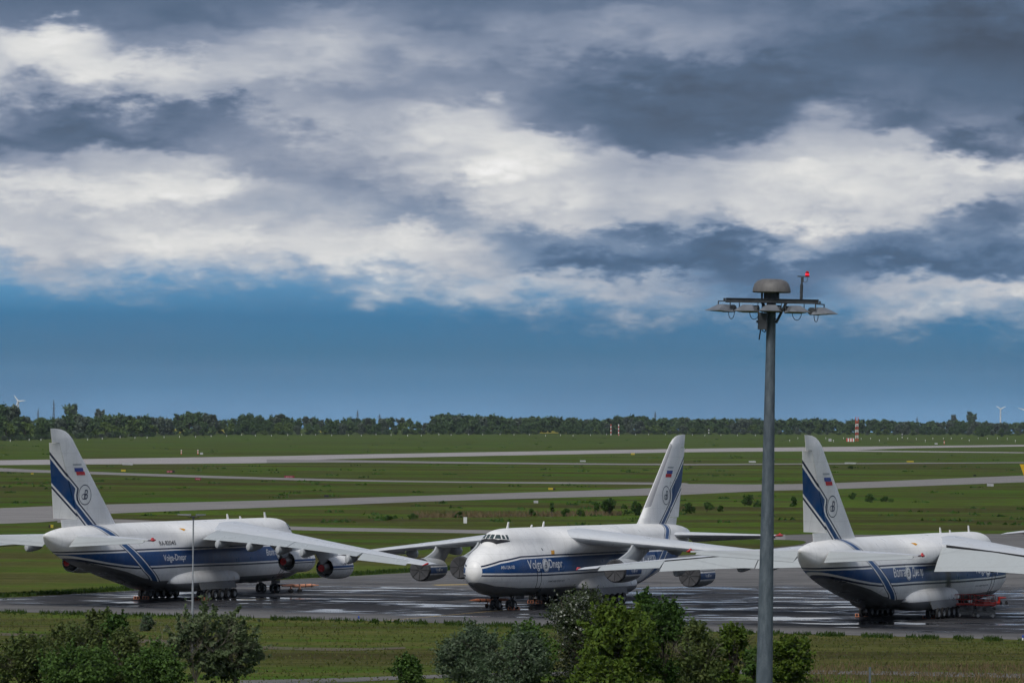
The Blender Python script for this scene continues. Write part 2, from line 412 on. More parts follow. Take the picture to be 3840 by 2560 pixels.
def fus_section(x, n=28):
    """(y, z) of the starboard half, belly to crown"""
    zb, zt, W, zc = [pchip(LOWER[:, 0], LOWER[:, k], x) for k in (1, 2, 3, 4)]
    zu, hu, wu = [pchip(UPPER[:, 0], UPPER[:, k], x) for k in (1, 2, 3)]
    top = max(zt, zu + hu)
    s = (1 - np.cos(np.linspace(0, math.pi, n))) / 2
    z = zb + (top - zb) * s
    t1 = np.where(z < zc, (zc - z) / (zc - zb), (z - zc) / (zt - zc))
    e1 = np.where(z < zc, np.interp(x, [2.6, 8, 15], [1.75, 1.95, 2.7]), 2.0)
    h1 = W * np.clip(1 - np.clip(t1, 0, 1) ** e1, 0, 1) ** (1 / e1)
    t2 = np.clip(np.abs(z - zu) / hu, 0, 1)
    h2 = wu * np.sqrt(np.clip(1 - t2 ** 2.2, 0, 1))
    h = (h1 ** 5 + h2 ** 5) ** .2
    h[0] = 0; h[-1] = 0
    return h, z
def fus_mesh_data(nx=None, n=34):
    xs = np.concatenate([[2.6, 2.63, 2.68, 2.75, 2.85, 3.0, 3.2, 3.45, 3.75, 4.1, 4.6, 5.1, 5.6, 6.0], np.arange(6.3, 10, .25), np.arange(10, 18, 1.0),
                         np.arange(18, 46, .7), np.arange(46, 66, 1.0), [66, 66.6, 67.2, 67.7, 68.1, 68.4, 68.6, 68.75, 68.88, 68.95]])
    rings = []
    for x in xs:
        h, z = fus_section(float(x), n)
        ring = [(x, h[i], z[i]) for i in range(n)] + [(x, -h[i], z[i]) for i in range(n - 2, 0, -1)]
        rings.append(ring)
    return rings
# wing: leading edge x, z and chord at span stations
WY = [0.0, 4.6, 11.0, 17.6, 22.0, 27.0, 34.2, 36.2, 36.8]
WLE = [20.7 + .542 * y for y in WY]
WTE = [38.7, 38.7, 38.7, 39.6, 40.8, 42.3, 43.9, 44.3, 43.6]
WZ = [8.55 - .0974 * y for y in WY]
WT = [.115, .115, .11, .105, .10, .10, .09, .08, .03]
def foil(t, n=14):
    """upper then lower half thickness lines, 0..1 chord"""
    s = (1 - np.cos(np.linspace(0, math.pi, n))) / 2
    h = 5 * t * (.2969 * np.sqrt(s) - .1260 * s - .3516 * s ** 2 + .2843 * s ** 3 - .1036 * s ** 4)
    cam = .035 * (1 - (2 * s - .9) ** 2) * s * 1.0
    return s, cam + h * 1.05, cam - h * .95
def wing_at(y, s, side):
    """point on the wing skin: span y, chord fraction s, side +1 upper / -1 lower"""
    xl = np.interp(y, WY, WLE); xt = np.interp(y, WY, WTE); z0 = np.interp(y, WY, WZ); t = np.interp(y, WY, WT)
    c = xt - xl
    h = 5 * t * (.2969 * math.sqrt(s) - .1260 * s - .3516 * s ** 2 + .2843 * s ** 3 - .1036 * s ** 4)
    cam = .035 * (1 - (2 * s - .9) ** 2) * s
    tw = .45 * (1 - y / 36.8) * (-s) * (c / 15.0) * 1.6
    return Vector((xl + s * c, y, z0 + (cam + (h * 1.05 if side > 0 else -h * .95)) * c + tw))
# ---------------------------------------------------------------- ground, apron, taxiways
def grass_fn(g, b):
    p = g.pos(); x, y, z = g.xyz(p)
    big = g.noise(g.scale(p, (.006, .007, .01)), 1.0, 4, .55)
    mid = g.noise(g.scale(p, (.018, .030, .05)), 1.0, 5, .6)
    bar = g.noise(g.scale(p, (.004, .022, .05)), 1.0, 4, .6)
    fin = g.noise(g.scale(p, (.30, .40, .5)), 1.0, 5, .68)
    mow = g.noise(g.scale(p, (.02, .16, .1)), 1.0, 3, .6)
    c = g.mix(g.rng(big, .36, .64), (.064, .122, .019), (.098, .150, .026))
    c = g.mix(g.rng(mid, .43, .62, 0, .92), c, (.088, .080, .034))
    c = g.mix(g.rng(bar, .48, .62, 0, .9), c, (.066, .052, .028))
    near = g.rng(y, 900, 600); c = g.mix(g.mul(near, g.rng(mow, .40, .64, 0, .85)), c, (.130, .122, .044))
    c = g.mix(g.rng(fin, .28, .70, .0, .8), g.mix(.55, c, (.022, .036, .008)), c)
    far = g.rng(y, 1500, 3500, 0, .3); c = g.mix(far, c, (.070, .110, .034))
    g.put(b.inputs['Base Color'], c); b.inputs['Roughness'].default_value = 1.0; b.inputs['Specular IOR Level'].default_value = 0.0
    g.put(b.inputs['Normal'], g.bump(g.add(fin, mid), .6, .5))
M_grass = material('grass', grass_fn)
def concrete_fn(base, dark, wet):
    def fn(g, b):
        p = g.pos(); x, y, z = g.xyz(p)
        # slab grid follows the parking axis
        ca, sa = math.cos(1.152), math.sin(1.152)
        gx = g.add(g.mul(x, ca), g.mul(y, sa)); gy = g.sub(g.mul(y, ca), g.mul(x, sa))
        st = g.noise(g.vec(g.mul(x, .05), g.mul(y, .11), 0.0), 1.0, 5, .6)
        pt = g.noise(g.scale(p, (.02, .02, .02)), 1.0, 3, .5)
        fn_ = g.noise(g.scale(p, (.8, .8, .8)), 1.0, 4, .6)
        # each slab has its own tone
        wn = g.new('ShaderNodeTexWhiteNoise'); wn.noise_dimensions = '2D'
        g.l.new(g.vec(g.math('FLOOR', g.mul(gx, 1 / 7.5)), g.math('FLOOR', g.mul(gy, 1 / 7.5)), 0.0), wn.inputs['Vector'])
        c = g.mix(g.rng(st, .4, .7, 0, .8), base, dark)
        c = g.mix(g.mul(wn.outputs[0], .25), c, dark)
        c = g.mix(g.rng(fn_, .4, .8, 0, .3), c, dark)
        jx = g.math('ABSOLUTE', g.sub(g.math('FRACT', g.mul(gx, 1 / 7.5)), .5)); jy = g.math('ABSOLUTE', g.sub(g.math('FRACT', g.mul(gy, 1 / 7.5)), .5))
        joint = g.math('MAXIMUM', g.rng(jx, .485, .495), g.rng(jy, .485, .495))
        c = g.mix(g.mul(joint, .5), c, (.02, .02, .02))
        rough = g.rng(fn_, .3, .7, .85, 1.0); spec = .15
        if wet:
            # damp ground: wide dark patches; puddles: mirror strips along the slab joints
            reg = g.noise(g.vec(g.mul(x, .011), g.mul(y, .020), 3.7), 1.0, 3, .55)
            edge_ = g.sub(y, g.sub(489.0, g.mul(x, .58))); zone = g.mul(g.rng(edge_, 6, 24), g.rng(y, 650, 560))
            damp = g.mul(g.rng(g.add(reg, g.mul(g.sub(st, .5), .55)), .36, .50), zone)
            c = g.mix(g.mul(damp, .92), c, (.022, .022, .025))
            pn = g.noise(g.vec(g.mul(x, .085), g.mul(y, .17), 1.3), 1.0, 4, .6, .3)
            pd = g.mul(g.rng(pn, .515, .60), g.rng(damp, .15, .6))
            lj = g.noise(g.scale(p, (.05, .05, .05)), 1.0, 3, .6)
            pj = g.mul(g.mul(g.math('MAXIMUM', g.rng(jx, .44, .49), g.rng(jy, .46, .495)), g.rng(lj, .47, .60)), g.rng(damp, .0, .3))
            sp = g.noise(g.vec(g.mul(x, .16), g.mul(y, .55), 7.7), 1.0, 2, .5)
            lone = g.mul(g.rng(sp, .70, .74), zone)
            pud = g.math('MAXIMUM', g.math('MAXIMUM', pd, g.mul(pj, .9)), lone)
            c = g.mix(pud, c, (.02, .022, .025))
            rough = g.add(g.mul(g.sub(1.0, pud), g.sub(.95, g.mul(damp, .25))), g.mul(pud, .06))
            g.put(b.inputs['Specular IOR Level'], g.add(g.mul(pud, .44), g.add(.04, g.mul(damp, .05))))
        else: b.inputs['Specular IOR Level'].default_value = 0.0
        g.put(b.inputs['Base Color'], c); g.put(b.inputs['Roughness'], rough)
    return fn
M_apron = material('apron_concrete', concrete_fn((.165, .160, .156), (.100, .098, .097), True))
M_taxi = material('taxiway_concrete', concrete_fn((.24, .23, .222), (.18, .172, .168), False))
M_runway = material('runway_concrete', concrete_fn((.35, .33, .325), (.26, .245, .24), False))
M_road = material('service_road_asphalt', concrete_fn((.16, .155, .15), (.10, .098, .096), False))
M_paint = material('marking_paint', col=(.75, .75, .75), rough=.7, var=.25, vscale=.3)
M_ypaint = material('yellow_marking_paint', col=(.38, .26, .06), rough=.8, var=.3, vscale=.3)
def sheet(name, px, z, mat, kind='structure', sub=1):
    """flat sheet whose outline is given by photograph pixels on the ground"""
    pts = [ground_at(u, v, z) for u, v in px]
    bm = bmesh.new(); vs = [bm.verts.new(p) for p in pts]; f = bm.faces.new(vs)
    bmesh.ops.triangulate(bm, faces=[f], ngon_method='EAR_CLIP'); bmesh.ops.recalc_face_normals(bm, faces=bm.faces)
    me = bpy.data.meshes.new(name); bm.to_mesh(me); bm.free()
    if me.polygons[0].normal.z < 0: me.flip_normals()
    me.materials.append(mat)
    return link(name, me, kind=kind)
def smooth_line(pts, n=8):
    """Catmull-Rom through pixel points"""
    out = []
    for i in range(len(pts) - 1):
        p0 = np.array(pts[max(i - 1, 0)], float); p1 = np.array(pts[i], float); p2 = np.array(pts[i + 1], float); p3 = np.array(pts[min(i + 2, len(pts) - 1)], float)
        for t in np.linspace(0, 1, n, endpoint=False):
            out.append(tuple(.5 * ((2 * p1) + (-p0 + p2) * t + (2 * p0 - 5 * p1 + 4 * p2 - p3) * t * t + (-p0 + 3 * p1 - 3 * p2 + p3) * t ** 3)))
    return out + [tuple(pts[-1])]
BANDS = []
def paved(u, v, m=3):
    return any(np.interp(u, t[:, 0], t[:, 1]) - m < v < np.interp(u, b[:, 0], b[:, 1]) + m and t[0, 0] < u < t[-1, 0] for t, b in BANDS)
def band(name, top, bot, z, mat, step=30):
    """strip between two pixel curves v(u), cut into quads"""
    T_, B_ = np.array(smooth_line(top)), np.array(smooth_line(bot))
    BANDS.append((T_, B_)); us = np.arange(max(T_[0, 0], B_[0, 0]), min(T_[-1, 0], B_[-1, 0]) + 1, step); vs = []; fs = []
    for u in us: vs += [ground_at(u, np.interp(u, B_[:, 0], B_[:, 1]), z), ground_at(u, np.interp(u, T_[:, 0], T_[:, 1]), z)]
    for i in range(len(us) - 1): fs.append((2 * i, 2 * i + 2, 2 * i + 3, 2 * i + 1))
    return link(name, mk(name, vs, fs, mat), kind='structure')
scene.cycles.max_bounces = 5; scene.cycles.diffuse_bounces = 2; scene.cycles.glossy_bounces = 2; scene.cycles.transparent_max_bounces = 6
link('ground', mk('ground', [(-9000, -300, 0), (9000, -300, 0), (9000, 6300, 0), (-9000, 6300, 0), (9000, 16000, -42), (-9000, 16000, -42)], [(0, 1, 2, 3), (3, 2, 4, 5)], M_grass), kind='structure')
APRON_NEAR = [(-500, 2281), (0, 2292), (500, 2303), (1280, 2323), (1770, 2338), (2675, 2366), (3840, 2397), (4400, 2413)]
APRON_FAR = [(-500, 2262), (0, 2241), (331, 2223), (510, 2212), (800, 2192), (1050, 2173), (1300, 2160), (1450, 2151), (1698, 2137), (2100, 2113)]
band('apron', APRON_FAR + [(2500, 2060), (2940, 2006), (3300, 2004), (3840, 2000), (4400, 1990)], APRON_NEAR, .02, M_apron)
ISLAND = smooth_line([(2060, 2115), (2540, 2082), (2760, 2064), (2899, 2052), (2970, 2045), (3010, 2038), (3022, 2031), (3005, 2026), (2940, 2023)], 5) + [(2400, 2010), (2060, 2003)]
sheet('grass_island', ISLAND, .05, M_grass)
band('taxilane', [(215, 1943), (425, 1946), (528, 1949), (1073, 1972), (1450, 1980), (1800, 1986), (2400, 1998), (2945, 2003)], [(215, 1958), (425, 1958), (528, 1963), (1073, 1985), (1450, 1993), (1800, 1999), (2400, 2013), (2945, 2023)], .03, M_taxi)
band('taxiway', [(-300, 1912), (0, 1904), (180, 1897), (410, 1890), (1000, 1875), (1280, 1867), (1700, 1854), (2446, 1829), (2562, 1814), (2861, 1815), (3155, 1809), (3840, 1782), (4300, 1764)],
     [(-300, 1975), (0, 1963), (180, 1955), (300, 1940), (410, 1925), (1000, 1902), (1280, 1892), (1700, 1876), (2446, 1856), (2562, 1854), (2861, 1840), (3155, 1832), (3840, 1807), (4300, 1790)], .05, M_taxi)
band('taxiway_link', [(-300, 1746), (0, 1754), (180, 1762), (1000, 1789), (1700, 1804), (2446, 1808), (2600, 1812)], [(-300, 1759), (0, 1767), (180, 1772), (1000, 1797), (1700, 1809), (2446, 1816), (2600, 1822)], .07, M_taxi)
band('runway', [(-300, 1733), (0, 1725), (1000, 1710), (1280, 1704), (2499, 1683), (3104, 1675), (3840, 1667), (4300, 1661)], [(-300, 1753), (0, 1743), (1000, 1735), (1280, 1720), (2499, 1696), (3104, 1690), (3400, 1680), (3840, 1673), (4300, 1667)], .03, M_runway)
band('taxiway_link', [(1000, 1722), (1280, 1724), (1824, 1732), (2477, 1738), (2900, 1737), (3840, 1732), (4300, 1730)], [(1000, 1735), (1280, 1733), (1824, 1738), (2477, 1743), (2900, 1741), (3840, 1735), (4300, 1733)], .09, M_taxi)
band('taxiway_link', [(3050, 1684), (3175, 1687), (3400, 1690), (3840, 1695), (4300, 1700)], [(3050, 1692), (3175, 1692), (3400, 1694), (3840, 1698), (4300, 1703)], .09, M_runway)
band('service_road', [(900, 2549), (1280, 2540), (1640, 2528), (2300, 2513), (3043, 2511), (3840, 2524), (4100, 2530)], [(900, 2566), (1280, 2556), (1640, 2541), (2300, 2527), (3043, 2525), (3840, 2541), (4100, 2548)], .03, M_road)
# ---------------------------------------------------------------- heavy freighters
_CAP = []
def cap_height():
    if not _CAP:
        cu = bpy.data.curves.new('cap', 'FONT'); cu.body = 'H'; ob = bpy.data.objects.new('cap', cu); COL.objects.link(ob); bpy.context.view_layer.update()
        me = ob.evaluated_get(bpy.context.evaluated_depsgraph_get()).to_mesh(); _CAP.append(max(q.co.y for q in me.vertices)); ob.to_mesh_clear(); bpy.data.objects.remove(ob); bpy.data.curves.remove(cu)
    return _CAP[0]
def text_geo(s, width, height, shear=0.0, bold=0.0, align='LEFT'):
    """2D triangles of a line of text scaled into width x height (baseline at 0)"""
    cu = bpy.data.curves.new('lettering', 'FONT'); cu.body = s; cu.shear = shear; cu.offset = bold; cu.resolution_u = 3
    ob = bpy.data.objects.new('lettering', cu); COL.objects.link(ob)
    bpy.context.view_layer.update()
    me = ob.evaluated_get(bpy.context.evaluated_depsgraph_get()).to_mesh()
    v = np.array([tuple(q.co)[:2] for q in me.vertices]); f = [tuple(p.vertices) for p in me.polygons]
    ob.to_mesh_clear(); bpy.data.objects.remove(ob); bpy.data.curves.remove(cu)
    cap = cap_height()
    v[:, 0] -= v[:, 0].min()
    v[:, 0] *= width / v[:, 0].max(); v[:, 1] *= height / cap
    return v, f
def ring_geo(rx, ry, w, n=40, cx=0, cy=0):
    a = np.linspace(0, 2 * math.pi, n, endpoint=False)
    o = np.stack([cx + rx * np.cos(a), cy + ry * np.sin(a)], 1); i = np.stack([cx + (rx - w) * np.cos(a), cy + (ry - w) * np.sin(a)], 1)
    return np.concatenate([o, i]), [(k, (k + 1) % n, (k + 1) % n + n, k + n) for k in range(n)]
def disc_geo(rx, ry, n=40, cx=0, cy=0):
    a = np.linspace(0, 2 * math.pi, n, endpoint=False); v = [(cx, cy)]; f = []; m = 5
    for r in range(1, m + 1):
        v += [(cx + rx * r / m * math.cos(t), cy + ry * r / m * math.sin(t)) for t in a]
    f += [(0, 1 + k, 1 + (k + 1) % n) for k in range(n)]
    for r in range(m - 1):
        f += [(1 + r * n + k, 1 + (r + 1) * n + k, 1 + (r + 1) * n + (k + 1) % n, 1 + r * n + (k + 1) % n) for k in range(n)]
    return np.array(v), f
def monogram(r):
    """stroked B with a loop on its left"""
    v, f = text_geo('B', r * .95, r * 1.15, .25, .0)
    v[:, 0] -= r * .30; v[:, 1] -= r * .55
    v2, f2 = ring_geo(r * .48, r * .34, r * .09, 24, -r * .28, -r * .22)
    return np.concatenate([v, v2]), f + [tuple(i + len(v) for i in q) for q in f2]
FUS = MB(); FUS.loft(fus_mesh_data())
FUS_BVH = BVHTree.FromPolygons([Vector(v) for v in FUS.v], FUS.f)
def on_fus(x, z, side, off):
    h = FUS_BVH.ray_cast(Vector((x, side * 12, z)), Vector((0, -side, 0)))
    if h[0] is None: return Vector((x, side * 1.0, z))
    n = h[1] if h[1].y * side > 0 else -h[1]
    return h[0] + n * off
def decal_fus(name, geo, x, z, side, mat, parent, off=.045):
    """flat artwork laid on the fuselage side; geo origin at (x, z), reading towards the viewer"""
    v, f = geo
    pts = [on_fus(x - side * p[0], z + p[1], side, off) for p in v]
    if side > 0: f = [tuple(reversed(q)) for q in f]
    link(name, mk(name, pts, f, mat), parent)
FIN_LE = [(8.4, 50.6), (9.2, 51.6), (9.6, 52.4), (19.45, 62.6), (20.0, 63.4), (20.35, 64.3), (20.55, 65.4), (20.64, 66.8)]
FIN_TE = [(8.4, 64.7), (20.64, 67.75)]
HINGE = [(10.15, 61.6), (19.0, 65.85)]
def lin(p, z): return float(np.interp(z, [q[0] for q in p], [q[1] for q in p]))
def fin_half(x, z):
    le, te = lin(FIN_LE, z), lin(FIN_TE, z); c = max(te - le, .2); s = min(max((x - le) / c, 0), 1)
    t = .10 if z < 19.5 else .10 * max(.15, (20.75 - z) / 1.25)
    return 5 * t * c * (.2969 * math.sqrt(s) - .1260 * s - .3516 * s ** 2 + .2843 * s ** 3 - .1036 * s ** 4) + .01
def fin_ring(z, x0, x1, n=12):
    xs = x0 + (x1 - x0) * (1 - np.cos(np.linspace(0, math.pi, n))) / 2
    return [(x, fin_half(x, z), z) for x in xs] + [(x, -fin_half(x, z), z) for x in xs[::-1][(0 if x1 < lin(FIN_TE, z) - .05 else 1):-1]]
def fin_mesh():
    mb = MB()
    mb.loft([fin_ring(z, lin(FIN_LE, z), lin(FIN_TE, z) - .06) for z in (8.4, 9.2, 9.6, 10.12)])
    mb.loft([fin_ring(z, lin(FIN_LE, z), lin(HINGE, z)) for z in (10.1, 12, 14, 16, 18, 19.02)])
    mb.loft([fin_ring(z, lin(FIN_LE, z), lin(FIN_TE, z) - .06) for z in (19.0, 19.45, 19.75, 20.0, 20.2, 20.35, 20.47, 20.55, 20.61, 20.64)])
    return mb.mesh('fin', fin_paint('fin_paint'), 40)
def rudder_mesh():
    mb = MB()
    mb.loft([fin_ring(z, lin(HINGE, z) + .04, lin(FIN_TE, z) - .06, 8) for z in (10.16, 12, 14, 16, 18, 18.95)])
    return mb.mesh('rudder', fin_paint('fin_paint'), 40)
def hinge_rot(p0, p1, ang):
    p0 = Vector(p0); p1 = Vector(p1)
    return Matrix.Translation(p0) @ Matrix.Rotation(ang, 4, (p1 - p0).normalized()) @ Matrix.Translation(-p0)
def strip(y0, y1, s0, s1, n=7, ny=4, drop=0):
    """a closed slice of the wing between two span and two chord stations"""
    ys = np.linspace(y0, y1, ny); ss = s0 + (s1 - s0) * (1 - np.cos(np.linspace(0, math.pi, n))) / 2
    ys = sorted(set(list(ys) + [y for y in WY if y0 < y < y1]))
    rings = []
    for y in ys:
        up = [wing_at(y, s, 1) for s in ss]; lo = [wing_at(y, s, -1) for s in ss[::-1]]
        if s0 < .001: lo = lo[:-1]
        if s1 > .999: up = up[:-1] + [(up[-1] + lo[0]) / 2 + Vector((0, 0, .015))]; lo = [lo[0] - Vector((0, 0, .015))] + lo[1:]
        rings.append([tuple(p) for p in up + lo])
    return rings
SPLIT = .745
def flipy(me_mb): me_mb.v = [(v[0], -v[1], v[2]) for v in me_mb.v]; return me_mb
def wing_mesh(sd):
    mb = MB()
    mb.loft(strip(2.6, 34.15, 0, SPLIT, 16, 10)); mb.loft(strip(34.15, 36.8, 0, 1, 14, 4))
    if sd < 0: flipy(mb)
    return mb.mesh('wing', M_grey, 40)
def panel_mesh(sd, y0, y1, name):
    mb = MB(); mb.loft(strip(y0, y1, SPLIT + .006, 1, 8, 4))
    if sd < 0: flipy(mb)
    return mb.mesh(name, M_flap, 40)
def stab_pt(y, s, side):
    k = (y - 1.0) / 11.8
    xl = 58.3 + 7.6 * k; xt = 66.3 + 1.9 * k; c = xt - xl; t = .10
    if y > 12.6: xl += (y - 12.6) * 1.5
    h = 5 * t * (.2969 * math.sqrt(s) - .1260 * s - .3516 * s ** 2 + .2843 * s ** 3 - .1036 * s ** 4) * c
    return Vector((xl + s * c, y, 8.02 - .002 * y + side * h))
def stab_strip(y0, y1, s0, s1, n=8):
    ss = s0 + (s1 - s0) * (1 - np.cos(np.linspace(0, math.pi, n))) / 2; rings = []
    for y in np.linspace(y0, y1, 5):
        up = [stab_pt(y, s, 1) for s in ss]; lo = [stab_pt(y, s, -1) for s in ss[::-1]]
        if s0 < .001: lo = lo[:-1]
        if s1 > .999: up[-1] = up[-1] + Vector((0, 0, .02)); lo[0] = lo[0] - Vector((0, 0, .02))
        rings.append([tuple(p) for p in up + lo])
    return rings
def wheel_mesh(r, w):
    mb = MB()
    mb.lathe([(r * .55, -w * .42), (r * .80, -w * .5), (r * .95, -w * .42), (r, -w * .22), (r, w * .22), (r * .95, w * .42), (r * .80, w * .5), (r * .55, w * .42)], axis='Y', n=20, cap=False)
    mb.lathe([(.001, -w * .30), (r * .2, -w * .34), (r * .25, -w * .2), (r * .5, -w * .25), (r * .55, -w * .42), (r * .56, 0), (r * .55, w * .42), (r * .5, w * .25), (r * .25, w * .2), (r * .2, w * .34), (.001, w * .30)], axis='Y', n=20, mat=1, cap=False)
    return mb.mesh('wheel', [M_tyre, M_hub], 35)
CACHE = {}
def shared(key, fn):
    if key not in CACHE: CACHE[key] = fn()
    return CACHE[key]
ENG = [(10.0, 21.0, 4.42), (17.5, 25.75, 3.9)]
def nacelle_mesh(kind):
    mb = MB()
    # origin at the engine axis, x = 0 at the intake lip
    out = [(1.10, .28), (1.16, .10), (1.22, .02), (1.28, .04), (1.345, .25), (1.40, .8), (1.42, 1.6), (1.41, 2.4), (1.37, 3.4), (1.29, 4.4), (1.21, 5.1), (1.16, 5.5), (1.13, 5.5), (1.12, 5.2), (1.10, 4.4)]
    inn = [(1.10, .28), (1.08, .7), (1.10, 1.2)]
    mb.lathe(out, axis='X', n=40, cap=False); mb.lathe(inn, axis='X', n=40, mat=1, cap=False)
    mb.lathe([(1.10, 1.2), (.3, 1.3), (.001, .9)], axis='X', n=40, mat=1, cap=False)
    mb.lathe([(1.11, 4.41), (.6, 4.3)], axis='X', n=40, mat=1, cap=False)
    return mb.mesh('engine_nacelle', [nacelle_paint('nacelle_' + kind, kind), M_dark], 50)
M_cone = material('exhaust_steel', col=(.16, .15, .145), rough=.38, metal=.7, var=.3, vscale=2)
def cone_mesh():
    mb = MB()
    mb.lathe([(.55, 4.3), (.74, 4.8), (.72, 5.4), (.60, 6.0), (.47, 6.45), (.42, 6.47), (.41, 6.3)], axis='X', n=32, cap=False)
    return mb.mesh('exhaust_cone', M_cone, 40)
def plug_mesh():
    mb = MB(); mb.lathe([(.001, 6.40), (.41, 6.38), (.43, 6.42), (.43, 6.50), (.38, 6.55), (.001, 6.57)], axis='X', n=28, cap=False)
    return mb.mesh('exhaust_plug', M_red, 40)
def cover_mesh():
    mb = MB(); r = random.Random(3)
    prof = [(1.345, .30), (1.335, .06), (1.24, -.045), (.9, -.02), (.5, .03), (.15, .05), (.001, .05)]
    mb.lathe(prof, axis='X', n=40, cap=False)
    for k in range(8):
        a = math.pi / 8 * 2 * k + .02
        pts = [(h - .02, q * math.cos(a), q * math.sin(a)) for q, h in prof[1:-1]]
        mb.tube(pts, .035, 6, 1)
    mb.tube([(.28, 1.36 * math.cos(a), 1.36 * math.sin(a)) for a in np.linspace(0, 2 * math.pi, 33)], .03, 6, 1)
    return mb.mesh('intake_cover', [M_cover, M_strap], 40)
def pylon_mesh(i, bare=False):
    y, xi, ze = ENG[i]
    le = wing_at(y, 0, 1); u = lambda s: wing_at(y, s, -1)
    a, b, c = u(.04), u(.25), u(.52)
    # side view outline, front edge first, as paired points from front to back
    lines = []
    top = [Vector((le.x + .25, 0, le.z - .1)), Vector((a.x + .6, 0, a.z + .15)), Vector((b.x, 0, b.z + .2)), Vector((c.x, 0, c.z + .2))]
    bot = [Vector((xi + .9, 0, ze + 1.30)), Vector((xi + 2.5, 0, ze + 1.25)), Vector((xi + 4.6, 0, ze + .95)), Vector((xi + 6.4, 0, ze + .45))]
    if bare: bot = [top[0] + Vector((.3, 0, -.5)), top[1] + Vector((.6, 0, -1.5)), top[2] + Vector((-.4, 0, -1.6)), top[3] + Vector((-1, 0, -.5))]
    th = [.10, .30, .34, .06]
    mb = MB(); nz = 6
    for k in range(3): pass
    def pt(s, t):
        k = min(int(s * 3), 2); f = s * 3 - k
        p = top[k].lerp(top[k + 1], f); q = bot[k].lerp(bot[k + 1], f); h = th[k] * (1 - f) + th[k + 1] * f
        bulge = Vector((-.9 * math.sin(math.pi * t) * (1 - s), 0, 0)) * -1
        r = q.lerp(p, t) + bulge
        return r, h
    rings = []
    for t in np.linspace(0, 1, 7):
        L = [pt(s, t) for s in np.linspace(0, 1, 10)]
        rings.append([(p.x, y + h, p.z) for p, h in L] + [(p.x, y - h, p.z) for p, h in reversed(L)])
    mb.loft(rings)
    return mb
def canoe_mb(y, L):
    """flap track fairing under the trailing edge"""
    te = wing_at(y, 1, -1); mb = MB(); rings = []
    for s, r in ((0, .05), (.08, .26), (.25, .46), (.5, .56), (.75, .58), (.92, .50), (.98, .36), (1.0, .10)):
        x = te.x + .35 - L * (1 - s); p = wing_at(y, min(.99, max(.3, (x - np.interp(y, WY, WLE)) / (np.interp(y, WY, WTE) - np.interp(y, WY, WLE)))), -1)
        zc = p.z - .34 - .14 * s
        rings.append([(x, y + r * .72 * math.cos(a), zc + r * 1.1 * math.sin(a)) for a in np.linspace(0, 2 * math.pi, 12, endpoint=False)])
    mb.loft(rings); return mb
def fairing_mesh(sd):
    """main gear fairing blister"""
    mb = MB(); rings = []
    for x in (26.0, 26.1, 26.5, 27.2, 28.2, 29.5, 31, 34, 37, 39, 40.5, 41.8, 42.8, 43.5, 43.9, 44.0):
        k = min(1, max(0.02, 1 - abs((x - 35) / 9.0) ** 3.2)) ** .5
        prof = [(2.6, 3.72), (3.35, 3.62), (3.72, 3.25), (3.98, 2.8), (4.12, 2.3), (4.12, 1.8), (3.95, 1.35), (3.5, 1.05), (2.6, .95), (1.4, .95), (.6, 1.0), (.6, 3.2)]
        ring = [(x, sd * (y if y < 3.2 else 3.2 + (y - 3.2) * k), 2.4 + (z - 2.4) * k) for y, z in prof]
        rings.append(ring)
    mb.loft(rings)
    return mb
def fairing_paint():
    def fn(g, b):
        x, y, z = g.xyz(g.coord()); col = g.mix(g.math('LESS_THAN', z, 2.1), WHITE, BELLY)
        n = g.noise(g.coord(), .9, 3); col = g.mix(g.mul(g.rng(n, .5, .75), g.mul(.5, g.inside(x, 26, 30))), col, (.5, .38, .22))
        weather(g, b, col, .22)
    return material('fairing_paint', fn)
